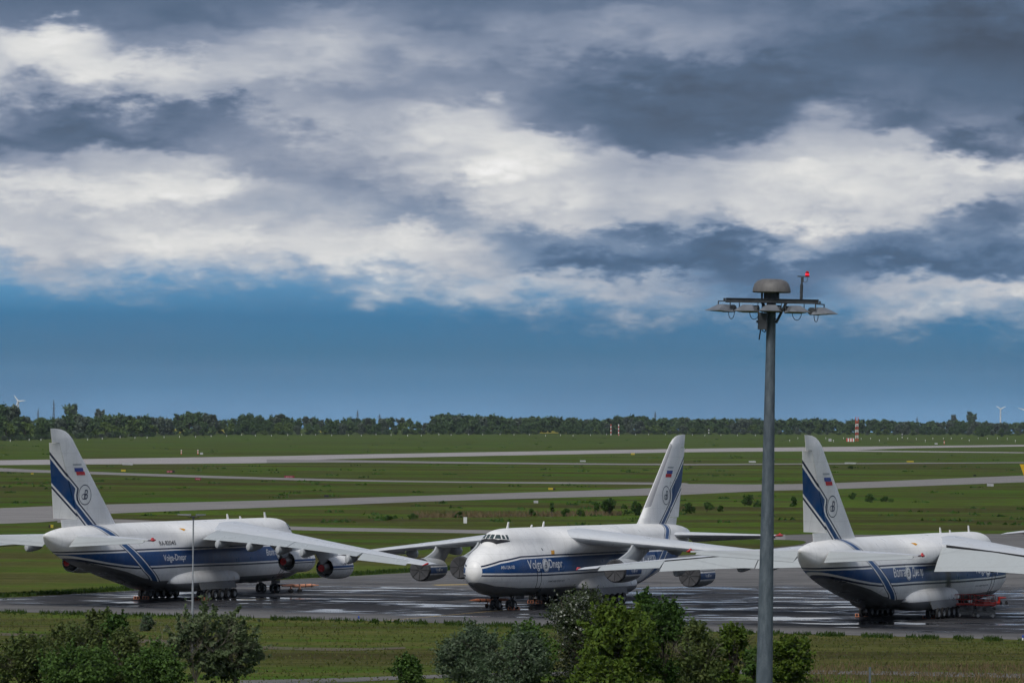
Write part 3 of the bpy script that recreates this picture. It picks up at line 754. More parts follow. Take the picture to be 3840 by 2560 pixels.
def freighter(name, label, pose, art, nac, covers, plugs, flaps, rudder, soot=0.0, ail=14, engines=True):
    X, Y, a, th, zo = pose
    root = empty(name, (X, Y, zo), (0, th, a + math.pi), label=label, cat='aircraft', group='white and blue cargo aircraft parked on the apron')
    L = (-34, 0, 0)
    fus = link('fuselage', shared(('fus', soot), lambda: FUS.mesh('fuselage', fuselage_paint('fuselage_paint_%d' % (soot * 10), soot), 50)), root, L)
    # --- cockpit glazing
    W = [[(7.39, .46, 8.2), (7.98, .44, 8.65), (7.93, .04, 8.66), (7.30, .04, 8.21)],
         [(7.45, .62, 8.2), (8.02, .56, 8.63), (8.36, .90, 8.62), (8.02, 1.17, 8.18)],
         [(8.45, 1.01, 8.6), (8.72, 1.15, 8.6), (8.66, 1.47, 8.16), (8.2, 1.28, 8.17)],
         [(9.01, 1.23, 8.62), (9.39, 1.34, 8.61), (9.23, 1.65, 8.12), (8.8, 1.54, 8.12)]]
    def shell(poly, off=.03):
        """polygon resampled and dropped on the fuselage skin"""
        p = [Vector(q) for q in poly]; n = 6; vs = []; fs = []
        for i in range(n + 1):
            for j in range(n + 1):
                q = p[0].lerp(p[3], j / n).lerp(p[1].lerp(p[2], j / n), i / n)
                h = FUS_BVH.find_nearest(q); nn = h[1]
                if nn.dot(h[0] - Vector((h[0].x + 1.5, 0, 6.5))) < 0: nn = -nn
                vs.append(h[0] + nn * off)
        for i in range(n):
            for j in range(n): fs.append((i * (n + 1) + j, i * (n + 1) + j + 1, (i + 1) * (n + 1) + j + 1, (i + 1) * (n + 1) + j))
        return vs, fs
    for k, poly in enumerate(W):
        for sd in (1, -1):
            def f(poly=poly, sd=sd):
                v, fc = shell([(q[0], q[1] * sd, q[2]) for q in poly]); return mk('cockpit_window', v, fc, M_lens, 180)
            link('cockpit_window', shared(('win', k, sd), f), fus)
    for sd in (1, -1):
        def f(sd=sd):
            v, fc = shell([(7.0, .0, 7.78), (7.28, .0, 8.12), (7.62, sd * .98, 8.10), (7.2, sd * .95, 7.58)], .025)
            v2, f2 = shell([(7.2, sd * .95, 7.58), (7.62, sd * .98, 8.10), (9.40, sd * 1.74, 7.98), (9.22, sd * 1.74, 7.88)], .025)
            return mk('antiglare_panel', v + v2, fc + [tuple(i + len(v) for i in q) for q in f2], M_black, 180)
        link('antiglare_panel', shared(('glare', sd), f), fus)
        def f(sd=sd):
            v, fc = [], []
            v, fc = shell([(13.14, sd * 3.5, 4.43), (14.34, sd * 3.5, 4.44), (14.79, sd * 3.06, 2.46), (13.73, sd * 3.03, 2.49)], .02)
            n = 7; edge = [i for i in range(n)] + [i * n + n - 1 for i in range(1, n)] + [48 - i for i in range(1, n)] + [42 - i * n for i in range(1, n - 1)]
            mb = MB(); mb.tube([v[i] for i in edge] + [v[0]], .025, 5); return mb.mesh('door_outline', M_dark)
        link('door_outline', shared(('door', sd), f), fus)
        def f(sd=sd):
            v, fc = shell([(18.36, sd * 2.95, 6.71), (19.19, sd * 3.01, 6.73), (18.96, sd * 3.15, 6.29), (18.13, sd * 3.11, 6.28)], .03); return mk('rescue_marking', v, fc, M_amber, 180)
        link('rescue_marking', shared(('mark', sd), f), fus)
        def f(sd=sd):
            v, fc = shell([(40.93, sd * 2.66, 8.65), (40.3, sd * 2.9, 8.55), (40.1, sd * 3.1, 8.4), (40.56, sd * 3.16, 8.35)], .03); return mk('rescue_marking', v, fc, M_amber, 180)
        link('rescue_marking', shared(('mark2', sd), f), fus)
        def f(sd=sd):
            v, fc = shell([(16.0, sd * 2.7, 7.0), (16.25, sd * 2.7, 7.0), (16.3, sd * 2.86, 6.74), (16.05, sd * 2.86, 6.74)], .03); return mk('cabin_window', v, fc, M_lens, 180)
        link('cabin_window', shared(('cw', sd), f), fus)
    # radome joint
    def f():
        mb = MB(); h, z = fus_section(3.12, 30)
        mb.tube([(3.12, q * 1.004, w) for q, w in zip(h, z)] + [(3.12, -q * 1.004, w) for q, w in list(zip(h, z))[::-1]], .008, 5); return mb.mesh('radome_joint', M_pyl)
    link('radome_joint', shared('radome', f), fus)
    for x, hgt in ((12.2, .75), (19.0, .35), (22.5, .7)):
        def f(x=x, hgt=hgt):
            mb = MB(); z = 9.33; mb.prism([(x, z), (x + .5, z), (x + .62, z + hgt), (x + .4, z + hgt)], 'Y', -.05, .05); return mb.mesh('antenna', M_white)
        link('antenna', shared(('ant', x), f), fus)
    for d in art: d(fus)
    # --- fin and rudder
    fin = link('fin', shared('fin', fin_mesh), root, L)
    rm = Matrix.Translation(L) @ hinge_rot((61.6, 0, 10.15), (65.85, 0, 19.0), R(-rudder))
    rud = link('rudder', shared('rudder', rudder_mesh), root); rud.matrix_local = rm
    for sd in (1, -1):
        def fin_decal(geo, x, z, off, sd=sd):
            v, f = geo; pts = [(x - sd * p[0], sd * (fin_half(x - sd * p[0], z + p[1]) + off), z + p[1]) for p in v]
            return pts, [tuple(reversed(q)) for q in f] if sd > 0 else f
        for nm, geo, m, off, xx, zz in (('flag_stripe', 'blue', M_flagb, .02, 62.6, 15.65), ('flag_stripe', 'red', M_red, .02, 62.2, 15.22), ('flag_frame', 'gf', M_pyl, .015, 63.0, 16.35)):
            def f(geo=geo, m=m, off=off, xx=xx, zz=zz, nm=nm, sd=sd):
                w, hh = (2.0, .42) if geo != 'gf' else (2.0, .2); k = .43
                n = 6; v = []; fc = []
                for i in range(2):
                    for j in range(n + 1): v.append((sd * (-w / 2 + w * j / n) * sd, i * hh))
                v = np.array([(q[0], q[1]) for q in v])
                x0 = xx - 1.1
                pts = [(x0 + q[0] + q[1] * k, sd * (fin_half(x0 + q[0] + q[1] * k, zz + q[1]) + off), zz + q[1]) for q in v]
                fc = [(j, j + 1, j + n + 2, j + n + 1) for j in range(n)]
                return mk(nm, pts, fc, m)
            link(nm, shared((nm, geo, sd), f), fin)
        def f(sd=sd):
            a1 = fin_decal(ring_geo(1.42, 1.2, .10), 60.25, 12.93, .02); a2 = fin_decal(monogram(1.0), 60.25, 12.93, .02)
            return mk('emblem', a1[0] + a2[0], list(a1[1]) + [tuple(i + len(a1[0]) for i in q) for q in a2[1]], M_navy)
        link('emblem', shared(('emblem', sd), f), fin)
    # --- wings
    for sd in (1, -1):
        wing = link('wing', shared(('wing', sd), lambda: wing_mesh(sd)), root, L)
        for y0, y1, nm, ang, sh in ((4.75, 16.4, 'flap', flaps, 1), (16.5, 26.95, 'flap', flaps, 1), (27.1, 34.1, 'aileron', ail, 0)):
            me = shared((nm, y0, sd), lambda: panel_mesh(sd, y0, y1, nm))
            p0 = wing_at(y0, SPLIT, -1); p1 = wing_at(y1, SPLIT, -1)
            p0.y *= sd; p1.y *= sd
            M = hinge_rot(p0, p1, R(ang) * sd)
            if sh and flaps > 10: M = Matrix.Translation((.56, 0, -.10)) @ M
            o = link(nm, me, wing); o.matrix_local = M
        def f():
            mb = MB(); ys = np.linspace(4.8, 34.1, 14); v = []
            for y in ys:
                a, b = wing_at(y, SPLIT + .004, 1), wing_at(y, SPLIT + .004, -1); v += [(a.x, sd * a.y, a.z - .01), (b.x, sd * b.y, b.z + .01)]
            mb.add(v, [(2 * i, 2 * i + 1, 2 * i + 3, 2 * i + 2) for i in range(13)]); return mb.mesh('flap_gap_shade', M_black)  # black strip on the cut face, painting in the shade of the flap gap
        link('flap_gap_shade', shared(('cove', sd), f), wing)
        for y in (6.8, 11.0, 15.2, 18.7, 25.7):
            def f():
                mb = canoe_mb(y, 4.2 if y < 20 else 3.0)
                if sd < 0: flipy(mb)
                return mb.mesh('flap_track_fairing', M_pyl, 40)
            o = link('flap_track_fairing', shared(('canoe', y, sd), f), wing)
            if flaps > 10: o.location = (-1.3, 0, -.55)
        def f():
            mb = MB(); p = wing_at(36.2, .55, 1); q = wing_at(36.2, 1, 1)
            mb.tube([(p.x + .4, sd * 36.62, p.z - .05), (p.x + 1.0, sd * 36.7, p.z - .1), (q.x + .1, sd * 36.5, q.z - .05)], [.03, .12, .03], 8); return mb.mesh('tip_light', M_redtip)
        link('tip_light', shared(('tipl', sd), f), wing)
        # --- engines
        for i, (ey, ex, ez) in enumerate(ENG):
            py = link('pylon', shared(('pyl', i, sd, engines), lambda: (pylon_mesh(i, not engines) if sd > 0 else flipy(pylon_mesh(i, not engines))).mesh('pylon', M_pyl if engines else M_dark, 40)), root, L)
            if not engines: continue
            n = link('engine_nacelle', shared(('nac', nac), lambda: nacelle_mesh(nac)), root, (ex - 34, sd * ey, ez))
            link('exhaust_cone', shared('cone', cone_mesh), n)
            if plugs: link('exhaust_plug', shared('plug', plug_mesh), n, label='red round plug in the engine exhaust')
            if covers: link('intake_cover', shared('cover', cover_mesh), n, label='dark grey strapped cover over the engine intake')
            def f(s2=1):
                v, fc = text_geo('Volga', .62, .30) ; v2, f2 = text_geo('Dnepr', .62, .30)
                v2 = v2 + [.98, 0]; v3, f3 = disc_geo(.11, .19, 16, .79, .12)
                V_ = np.concatenate([v, v2, v3]); F_ = fc + [tuple(k + len(v) for k in q) for q in f2] + [tuple(k + len(v) + len(v2) for k in q) for q in f3]
                pts = []
                for p in V_:
                    x = (2.3 - p[0] * 1.35) if s2 > 0 else (.55 + p[0] * 1.35) ; z = -.16 + p[1] * 1.2 if nac == 'banded' else .36 + p[1] * .8
                    x = x + (1.4 if s2 > 0 else 1.0)
                    r = np.interp(x, [0, .25, .8, 1.6, 2.4, 3.4, 4.4, 5.5], [1.25, 1.345, 1.40, 1.42, 1.41, 1.37, 1.29, 1.16])
                    pts.append((x, s2 * math.sqrt(max(.05, r * r - z * z)) + s2 * .025, z))
                return mk('lettering', pts, F_ if s2 < 0 else [tuple(reversed(q)) for q in F_], M_wtext if nac == 'banded' else M_navy)
            for s2 in (1, -1): link('lettering', shared(('nactext', nac, s2), lambda: f(s2)), n)
    # --- tailplane
    for sd in (1, -1):
        def f():
            mb = MB(); mb.loft(stab_strip(.6, 12.9, 0, .70));
            if sd < 0: flipy(mb)
            return mb.mesh('tailplane', M_grey, 40)
        st = link('tailplane', shared(('stab', sd), f), root, L)
        def f():
            mb = MB(); mb.loft(stab_strip(1.7, 12.3, .706, 1));
            if sd < 0: flipy(mb)
            return mb.mesh('elevator', M_flap, 40)
        p0 = stab_pt(1.7, .7, -1); p1 = stab_pt(12.3, .7, -1); p0.y *= sd; p1.y *= sd
        e = link('elevator', shared(('elev', sd), f), st); e.matrix_local = hinge_rot(p0, p1, R(26) * sd)
        def f():
            mb = MB(); mb.tube([(66.2, sd * 12.95, 8.0), (66.7, sd * 13.1, 8.02), (67.5, sd * 13.3, 8.02), (68.0, sd * 13.35, 8.0)], [.05, .14, .16, .04], 8)
            mb.prism([(66.9, 8.05), (67.6, 8.1), (67.45, 8.3), (67.2, 8.32)], 'Y', sd * 13.1, sd * 13.22); return mb.mesh('tip_cover', M_redtip)
        link('tip_cover', shared(('tcov', sd), f), st, label='red cover on the tailplane tip')
    # --- landing gear: kept on the ground whatever the attitude of the body
    def gz(x): return -((34 - x) * math.sin(th) + zo)
    for sd in (1, -1):
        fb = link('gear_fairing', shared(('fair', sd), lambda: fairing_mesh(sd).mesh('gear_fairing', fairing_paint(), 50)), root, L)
        def f():
            mb = MB(); mb.add([(29.0, sd * 4.17, 2.12), (38.4, sd * 4.17, 2.12), (38.4, sd * 4.50, 1.22), (29.0, sd * 4.50, 1.22), (29.0, sd * 4.10, 2.12), (38.4, sd * 4.10, 2.12), (38.4, sd * 4.42, 1.22), (29.0, sd * 4.42, 1.22)],
                             [(0, 1, 2, 3), (7, 6, 5, 4), (0, 4, 5, 1), (2, 6, 7, 3), (0, 3, 7, 4), (1, 5, 6, 2)]); return mb.mesh('gear_door', M_door)
        link('gear_door', shared(('gdoor', sd), f), root, L)
        for k in range(5):
            x = 29.9 + k * 1.725
            def f():
                mb = MB(); mb.tube([(0, 0, 2.2), (.0, 0, 1.2), (.0, 0, .63)], [.14, .12, .11], 10); mb.tube([(0, -.75, .63), (0, .75, .63)], .1, 8)
                mb.tube([(-.7, 0, 1.9), (-.1, 0, .9)], .07, 8); mb.tube([(.6, 0, 1.9), (.1, 0, 1.0)], .05, 8); return mb.mesh('landing_gear_leg', M_steel)
            lg = link('landing_gear_leg', shared('mleg', f), root, (x - 34, sd * 3.98, gz(x)))
            for yy in (-.53, .53): link('wheel', shared('mwheel', lambda: wheel_mesh(.635, .44)), lg, (0, yy, .635))
        def f():
            mb = MB(); mb.tube([(0, 0, 2.0), (0, 0, .56)], [.13, .11], 10); mb.tube([(0, -.5, .56), (0, .5, .56)], .09, 8)
            mb.tube([(.9, 0, 1.7), (.1, 0, .8)], .07, 8); mb.box((-.05, .0, 1.15), (.3, .5, .2)); return mb.mesh('landing_gear_leg', M_dark)
        lg = link('landing_gear_leg', shared('nleg', f), root, (11.55 - 34, sd * .97, gz(11.55)))
        for yy in (-.37, .37): link('wheel', shared('nwheel', lambda: wheel_mesh(.56, .36)), lg, (0, yy, .56))
        def f():
            mb = MB(); mb.box((12.6, sd * 1.6, 1.32), (2.4, .05, .4)); return mb.mesh('gear_door', M_dark)
        link('gear_door', shared(('ndoor', sd), f), root, L)
    return root
def T(s, x, z, w, h, side, mat=None, shear=0.0, bold=0.0):
    """lettering: x of its left end as read, baseline z, width, cap height"""
    return lambda fus: decal_fus('lettering', text_geo(s, w, h, shear, bold), x, z, side, mat or M_wtext, fus)
def E(x, z, side, rx=.95, ry=.78):
    def f(fus):
        decal_fus('emblem_disc', disc_geo(rx, ry), x, z, side, M_wtext, fus, .04)
        v, f1 = ring_geo(rx * .9, ry * .9, .05); v2, f2 = monogram(ry * .8)
        decal_fus('emblem', (np.concatenate([v, v2]), f1 + [tuple(i + len(v) for i in q) for q in f2]), x, z, side, M_navy, fus, .055)
    return f
def site(x, z, w, side): return T('www.volga-dnepr.com', x, z, w, .22, side, M_ink, .2)
POSES = {'A': (-39.5884, 552.5171, 1.1604, .0003, .0867), 'B': (8.3656, 547.6606, 4.2924, .0089, -.1012), 'C': (45.0691, 514.1646, 1.1478, -.003, -.0519)}
def std_art(front_x, side):
    return [T('Volga', front_x, 4.72, 3.7, .75, side, bold=.008), E(front_x + side * -1 * 4.75, 5.02, side), T('Dnepr', front_x - side * 5.75, 4.72, 3.85, .72, side, bold=.008)]
frA = freighter('cargo_aircraft', 'white and blue cargo plane on the left, tail towards us, plain name on its side', POSES['A'],
    [T('Volga-Dnepr', 46.2, 4.90, 5.8, .72, 1, bold=.01), T('RA-82045', 46.3, 6.74, 3.8, .50, 1, M_ink, 0, .004), T('Волга', 18.9, 4.84, 2.9, .7, 1, bold=.008), E(15.3, 5.05, 1), T('Днепр', 14.3, 4.84, 2.9, .7, 1, bold=.008)],
    'lined', False, True, 0, 20)
frB = freighter('cargo_aircraft', 'white and blue cargo plane in the middle, nose towards us with strapped intake covers', POSES['B'],
    [T('AN-124-100', 5.55, 4.78, 2.25, .38, -1), T('Volga', 10.9, 4.72, 3.75, .98, -1, bold=.008), E(15.77, 5.04, -1), T('Dnepr', 16.8, 4.72, 3.85, .98, -1, bold=.008), site(16.7, 3.08, 4.7, -1),
     T('Волга', 40.4, 4.98, 3.8, .86, -1, bold=.008), E(45.1, 5.3, -1), T('Днепр', 46.1, 4.98, 3.6, .86, -1, bold=.008)],
    'banded', True, False, 0, 4)
frC = freighter('cargo_aircraft', 'white and blue cargo plane on the right, tail towards us with its flaps lowered', POSES['C'],
    [T('Волга', 48.5, 5.06, 3.8, .92, 1, bold=.008), E(43.78, 5.35, 1, .9, .76), T('Днепр', 42.5, 5.0, 3.7, .92, 1, bold=.008),
     T('Volga', 20.6, 4.72, 3.7, .92, 1, bold=.008), E(15.9, 5.02, 1), T('Dnepr', 15.0, 4.72, 3.8, .92, 1, bold=.008), site(20.3, 3.2, 4.6, 1)],
    'banded', False, True, 28, 20, .92, 16, False)
# ---------------------------------------------------------------- vegetation
def foliage(name, a, b, c=None, rough=.6, trans=.25):
    if name in MATS: return MATS[name]
    m = bpy.data.materials.new(name); m.use_nodes = True; MATS[name] = m
    g = N(m.node_tree); pb = m.node_tree.nodes['Principled BSDF']; out = m.node_tree.nodes['Material Output']
    ri = g.new('ShaderNodeNewGeometry').outputs['Random Per Island']
    nz = g.noise(g.coord(), .9, 2, .5)
    col = g.mix(g.rng(nz, .35, .65), a, b)
    col = g.mix(g.rng(ri, .0, 1.0, 0, .55, False), col, c or tuple(x * .45 for x in a))
    if name.startswith('flowering'):
        col = g.mix(g.mul(g.math('GREATER_THAN', ri, .70), g.rng(nz, .42, .62)), col, (.40, .42, .36))
    g.put(pb.inputs['Base Color'], col); pb.inputs['Roughness'].default_value = rough; pb.inputs['Specular IOR Level'].default_value = .06
    tr = g.new('ShaderNodeBsdfTranslucent'); g.put(tr.inputs[0], col)
    mx = g.new('ShaderNodeMixShader'); mx.inputs[0].default_value = trans
    g.l.new(pb.outputs[0], mx.inputs[1]); g.l.new(tr.outputs[0], mx.inputs[2]); g.l.new(mx.outputs[0], out.inputs[0])
    return m
M_bark = material('bark', col=(.055, .045, .035), rough=.9, var=.4, vscale=3)
M_twig = material('grey_twigs', col=(.15, .13, .10), rough=.9, var=.4, vscale=3)
def quads_mesh(name, P, A, B, mat):
    """one small face per point: centre P, half axes A and B (n x 3 arrays)"""
    n = len(P)
    v = np.stack([P - A, P - B * .85 + A * .1, P + A, P + B], 1).reshape(-1, 3)
    me = bpy.data.meshes.new(name)
    me.vertices.add(4 * n); me.vertices.foreach_set('co', v.astype(np.float32).ravel())
    me.loops.add(4 * n); me.loops.foreach_set('vertex_index', np.arange(4 * n, dtype=np.int32))
    me.polygons.add(n); me.polygons.foreach_set('loop_start', np.arange(0, 4 * n, 4, dtype=np.int32))
    me.materials.append(mat); me.update(calc_edges=True); me.validate()
    return me
def unit(v): return v / (np.linalg.norm(v, axis=1, keepdims=True) + 1e-9)
def crown_mesh(name, rs, w, d, h, z0, n_leaf, leaf, mat, lobes=10, shape='round', clump=.16, sparse=0.0, shoots=0.0):
    """leaf faces gathered in clumps on uneven lobes; crown spans z0..h, width w, depth d"""
    cs = []
    for i in range(lobes):
        t = rs.uniform(0, 1) ** .8; a = rs.uniform(0, 2 * math.pi)
        if shape == 'cone': r = .92 * (1 - t) + .06
        elif shape == 'vase': r = .45 + .5 * t
        else: r = math.sqrt(max(0, 1 - (2 * t - .9) ** 2)) * .8 + .1
        q = r * math.sqrt(rs.uniform(.12, 1))
        cs.append((q * math.cos(a) * w / 2 * .86, q * math.sin(a) * d / 2 * .86, z0 + (h - z0) * (.06 + .86 * t), rs.uniform(.6, 1.25)))
    cs.append((rs.uniform(-.1, .1) * w, 0, h - (h - z0) * .12, .7))
    cs = np.array(cs); base = (w * d * (h - z0)) ** (1 / 3) * (.215 if shape != 'cone' else .16)
    ncl = max(20, n_leaf // 22); k = rs.integers(0, len(cs), ncl)
    dirs = unit(rs.normal(size=(ncl, 3))); rad = base * cs[k, 3] * rs.uniform(.3, 1.0, ncl) ** .5
    cc = cs[k, :3] + dirs * rad[:, None] * np.array([1, 1, .9])
    keep = rs.uniform(size=ncl) > sparse; cc = cc[keep]; dirs = dirs[keep]
    li = rs.integers(0, len(cc), n_leaf)
    P = cc[li] + rs.normal(size=(n_leaf, 3)) * base * clump * 1.5
    if shoots:                                          # leafy shoots standing out of the outline
        ns = int(n_leaf * shoots); si = rs.integers(0, len(cc), max(12, ns // 16)); sd = unit(dirs[si] * .8 + rs.normal(size=(len(si), 3)) * .35 + np.array([0, 0, .7])); sl_ = base * rs.uniform(.5, 1.25, len(si))
        q = rs.integers(0, len(si), ns); P[:ns] = cc[si][q] + sd[q] * (sl_[q] * rs.uniform(0, 1, ns))[:, None] + rs.normal(size=(ns, 3)) * base * .05
    P[:, 2] = np.maximum(P[:, 2], .05)
    nrm = unit(dirs[li] * .7 + rs.normal(size=(n_leaf, 3)) * .8 + np.array([0, 0, .5]))
    t = unit(np.cross(nrm, rs.normal(size=(n_leaf, 3)))); bt = np.cross(nrm, t)
    s = leaf * rs.uniform(.6, 1.35, n_leaf)[:, None]
    return quads_mesh(name, P, t * s, bt * s * .62, mat)
def stems_mesh(name, rs, w, h, r, n=6, mat=None, spread=.8, trunk=.25, levels=2):
    mb = MB()
    def grow(p, dirv, L, rad, lev):
        q = p + dirv * L * .5 + Vector((rs.normal() * .05, rs.normal() * .05, 0)) * L; e = p + dirv * L
        mb.tube([p, q, e], [rad, rad * .75, rad * .45], 5, cap=False)
        if lev:
            for _ in range(3):
                dv = (dirv + Vector((rs.normal(), rs.normal(), rs.normal() * .5 + .25)) * .55).normalized()
                grow(p.lerp(e, rs.uniform(.45, 1)), dv, L * rs.uniform(.5, .75), rad * .5, lev - 1)
    if trunk > 0: mb.tube([(0, 0, -.2), (.02 * h, 0, h * trunk * .5), (0, .01 * h, h * trunk)], [r * 1.4, r * 1.1, r], 8, cap=False)
    for i in range(n):
        a = 2 * math.pi * i / n + rs.uniform(-.3, .3); dv = Vector((math.cos(a) * w / h * spread * rs.uniform(.3, .8), math.sin(a) * w / h * spread * rs.uniform(.3, .8), 1)).normalized()
        grow(Vector((0, 0, h * trunk * rs.uniform(.6, 1))), dv, h * rs.uniform(.35, .5), r * .7, levels)
    return mb.mesh(name, mat or M_bark, 60)
F = {
 'dark': foliage('dark_green_leaves', (.050, .103, .022), (.068, .130, .030)),
 'mid': foliage('mid_green_leaves', (.075, .144, .033), (.103, .173, .043)),
 'lime': foliage('lime_green_leaves', (.087, .143, .022), (.121, .170, .027), (.039, .078, .013)),
 'olive': foliage('olive_leaves', (.089, .132, .038), (.119, .151, .046), (.049, .059, .022)),
 'silver': foliage('silver_green_leaves', (.095, .140, .078), (.140, .179, .112), (.034, .067, .025)),
 'poplar': foliage('grey_green_leaves', (.111, .157, .068), (.162, .200, .105), (.061, .084, .038)),
 'flower': foliage('flowering_leaves', (.050, .075, .030), (.075, .095, .045), (.030, .040, .018)),
}
def bush(name, label, cat, u0, u1, vtop, Y, style, n, seed, leaf=.15, shape='round', lobes=20, sparse=0.1, group=None, stem=(6, .05), z0=.04, clump=.16, levels=3):
    rs = np.random.default_rng(seed)
    c = at_dist((u0 + u1) / 2, vtop, Y); k = Y / F_PX
    w = (u1 - u0) * k; h = c.z * .95
    root = empty(name, (c.x, Y, 0), (0, 0, 0), label=label, cat=cat, group=group)
    link('stems' if cat == 'shrub' else 'trunk', stems_mesh('stems', rs, w, h, stem[1] * 1.8, stem[0] + 3, M_twig if style in ('olive', 'poplar', 'flower') else M_bark, .8, .12, levels), root)
    link('crown', crown_mesh('crown', rs, w, w * .8, h, h * z0, n, leaf, F[style], lobes, shape, clump, sparse, .42), root)
    return root
FG = [
 ('bramble_shrub', 'low olive thorn shrub cut by the left edge of the picture', 'shrub', -90, 250, 2395, 372, 'olive', 8000, 1, dict(sparse=.25)),
 ('thorn_shrub', 'brownish twiggy thorn shrub in the left foreground, left of the dark leafy one', 'shrub', 95, 410, 2335, 377, 'olive', 9000, 2, dict(sparse=.35, levels=3)),
 ('thorn_shrub', 'tallest olive twiggy thorn shrub behind the dark leafy one at left', 'shrub', 285, 470, 2288, 381, 'olive', 7000, 3, dict(sparse=.35, levels=3)),
 ('leafy_shrub', 'narrow dark green leafy shrub rising from the left foreground thicket', 'shrub', 385, 490, 2286, 378, 'dark', 6000, 4, dict(leaf=.2)),
 ('spreading_bush', 'dark yellow-green bush along the bottom edge at lower left', 'shrub', 130, 470, 2445, 366, 'mid', 12000, 5, dict()),
 ('twiggy_bush', 'pale twiggy bush beside the young poplars in the left foreground', 'shrub', 390, 560, 2355, 370, 'olive', 8000, 6, dict(levels=3)),
 ('spreading_bush', 'lime tinted bush at the bottom edge left of the young poplars', 'shrub', 470, 720, 2430, 364, 'mid', 11000, 7, dict()),
 ('young_poplar', 'taller loose young poplar growing in front of the slim lamp post', 'tree', 610, 860, 2265, 371, 'poplar', 5200, 8, dict(sparse=.58, leaf=.18, levels=4, shape='vase', lobes=30, clump=.075, stem=(5, .05))),
 ('young_poplar', 'broader young poplar right of the slim lamp post', 'tree', 760, 1005, 2325, 373, 'poplar', 7000, 9, dict(sparse=.45, leaf=.18, levels=4, lobes=30, clump=.085, stem=(5, .05))),
 ('pale_shrub', 'small pale round shrub standing alone on the grass before the left plane', 'shrub', 520, 582, 2310, 471, 'silver', 2500, 10, dict(leaf=.12)),
 ('round_bush', 'small round dark bush at the roadside, bottom edge left of centre', 'shrub', 1455, 1592, 2468, 382, 'mid', 6500, 11, dict()),
 ('silver_willow', 'silver green willow bush at left of the central foreground clump', 'shrub', 1650, 1905, 2350, 377, 'silver', 17000, 12, dict(leaf=.12)),
 ('silver_willow', 'lower silver green willow bush in the middle of the central clump', 'shrub', 1800, 2080, 2385, 371, 'silver', 14000, 13, dict(leaf=.12)),
 ('leafy_shrub', 'fresh green shrub between the willow bush and the flowering hawthorn', 'shrub', 1870, 2080, 2340, 381, 'mid', 10000, 14, dict()),
 ('hawthorn', 'white flowering hawthorn under the middle plane', 'tree', 2025, 2345, 2238, 382, 'flower', 20000, 15, dict(leaf=.13)),
 ('young_maple', 'yellow-green young maple at the heart of the central clump', 'tree', 2150, 2450, 2262, 370, 'lime', 17000, 16, dict(leaf=.2)),
 ('low_maple', 'low bright green maple bush at the bottom edge under the young maple', 'shrub', 2140, 2400, 2468, 363, 'lime', 9000, 17, dict(leaf=.18)),
 ('pointed_tree', 'pointed dark green tree, highest of the central clump', 'tree', 2340, 2500, 2186, 379, 'dark', 10000, 18, dict(shape='cone', lobes=22, leaf=.15)),
 ('dense_tree', 'dense dark green tree right of the pointed one', 'tree', 2400, 2590, 2240, 376, 'dark', 14000, 19, dict()),
 ('elder_bush', 'dark olive rounded bush at the right end of the central clump', 'shrub', 2520, 2710, 2330, 371, 'olive', 14000, 20, dict()),
 ('young_maple', 'slim yellow-green sapling just left of the tall mast', 'tree', 2685, 2815, 2335, 386, 'lime', 6500, 21, dict(sparse=.2, leaf=.16)),
 ('leafy_shrub', 'low dark shrub hugging the left side of the tall mast', 'shrub', 2770, 2890, 2440, 385, 'mid', 5500, 22, dict()),
 ('young_maple', 'round yellow-green bush just right of the tall mast', 'tree', 2885, 3050, 2380, 387, 'lime', 9000, 23, dict(leaf=.18)),
]
for nm, lb, ct, u0, u1, vt, Y, stl, n, sd, kw in FG: bush(nm, lb, ct, u0, u1, vt, Y, stl, n, sd, group='shrubs and young trees in the foreground', **kw)
# shrubs standing in the middle distance
MID = [(2070, 1938, 26, 53, 'cone'), (1992, 1936, 34, 26, 'round'), (2125, 1937, 42, 27, 'round'), (2176, 1936, 38, 25, 'round'), (2236, 1926, 46, 42, 'round'), (2285, 1932, 66, 68, 'round'), (2340, 1931, 34, 38, 'round'), (2385, 1931, 44, 53, 'round'),
       (2586, 1924, 52, 36, 'round'), (2650, 1920, 60, 34, 'round'), (2702, 1917, 34, 20, 'round'), (2806, 1894, 52, 37, 'round'), (2842, 1894, 40, 17, 'round'), (2972, 1898, 38, 36, 'round'), (3195, 1871, 44, 22, 'round'), (3262, 1883, 42, 30, 'round'), (3322, 1881, 72, 17, 'round'),
       (1722, 1940, 40, 20, 'round'), (1548, 1946, 46, 18, 'round'), (1455, 1948, 40, 14, 'round'), (3192, 1758, 30, 11, 'round')]
MIDL = ['pointed dark shrub among dry reeds behind the middle plane', 'low shrub left of the pointed dark one behind the middle plane', 'rounded shrub right of the pointed dark one', 'second rounded shrub right of the pointed dark one', 'dark shrub left of the tallest bush behind the middle plane',
        'tallest bush behind the middle plane, left of its fin', 'slim shrub between the tallest bush and the fin of the middle plane', 'dark shrub touching the fin of the middle plane on its left', 'shrub just right of the fin of the middle plane', 'broad shrub right of the fin of the middle plane',
        'low shrub at the right end of the row beyond the middle fin', 'dark bush left of the mast beyond the middle taxiway', 'low bush beside the mast beyond the middle taxiway', 'dark bush between the mast and the right fin', 'small bush right of the right fin, leftmost of three', 'small bush right of the right fin, middle of three', 'wide low bush right of the right fin, rightmost of three',
        'low shrub in the reeds behind the cockpit of the middle plane', 'low dark shrub left of the white cabinet in the reeds', 'faint low shrub at the left end of the reeds', 'small black-green bush beside the far thin taxiway near the right fin']
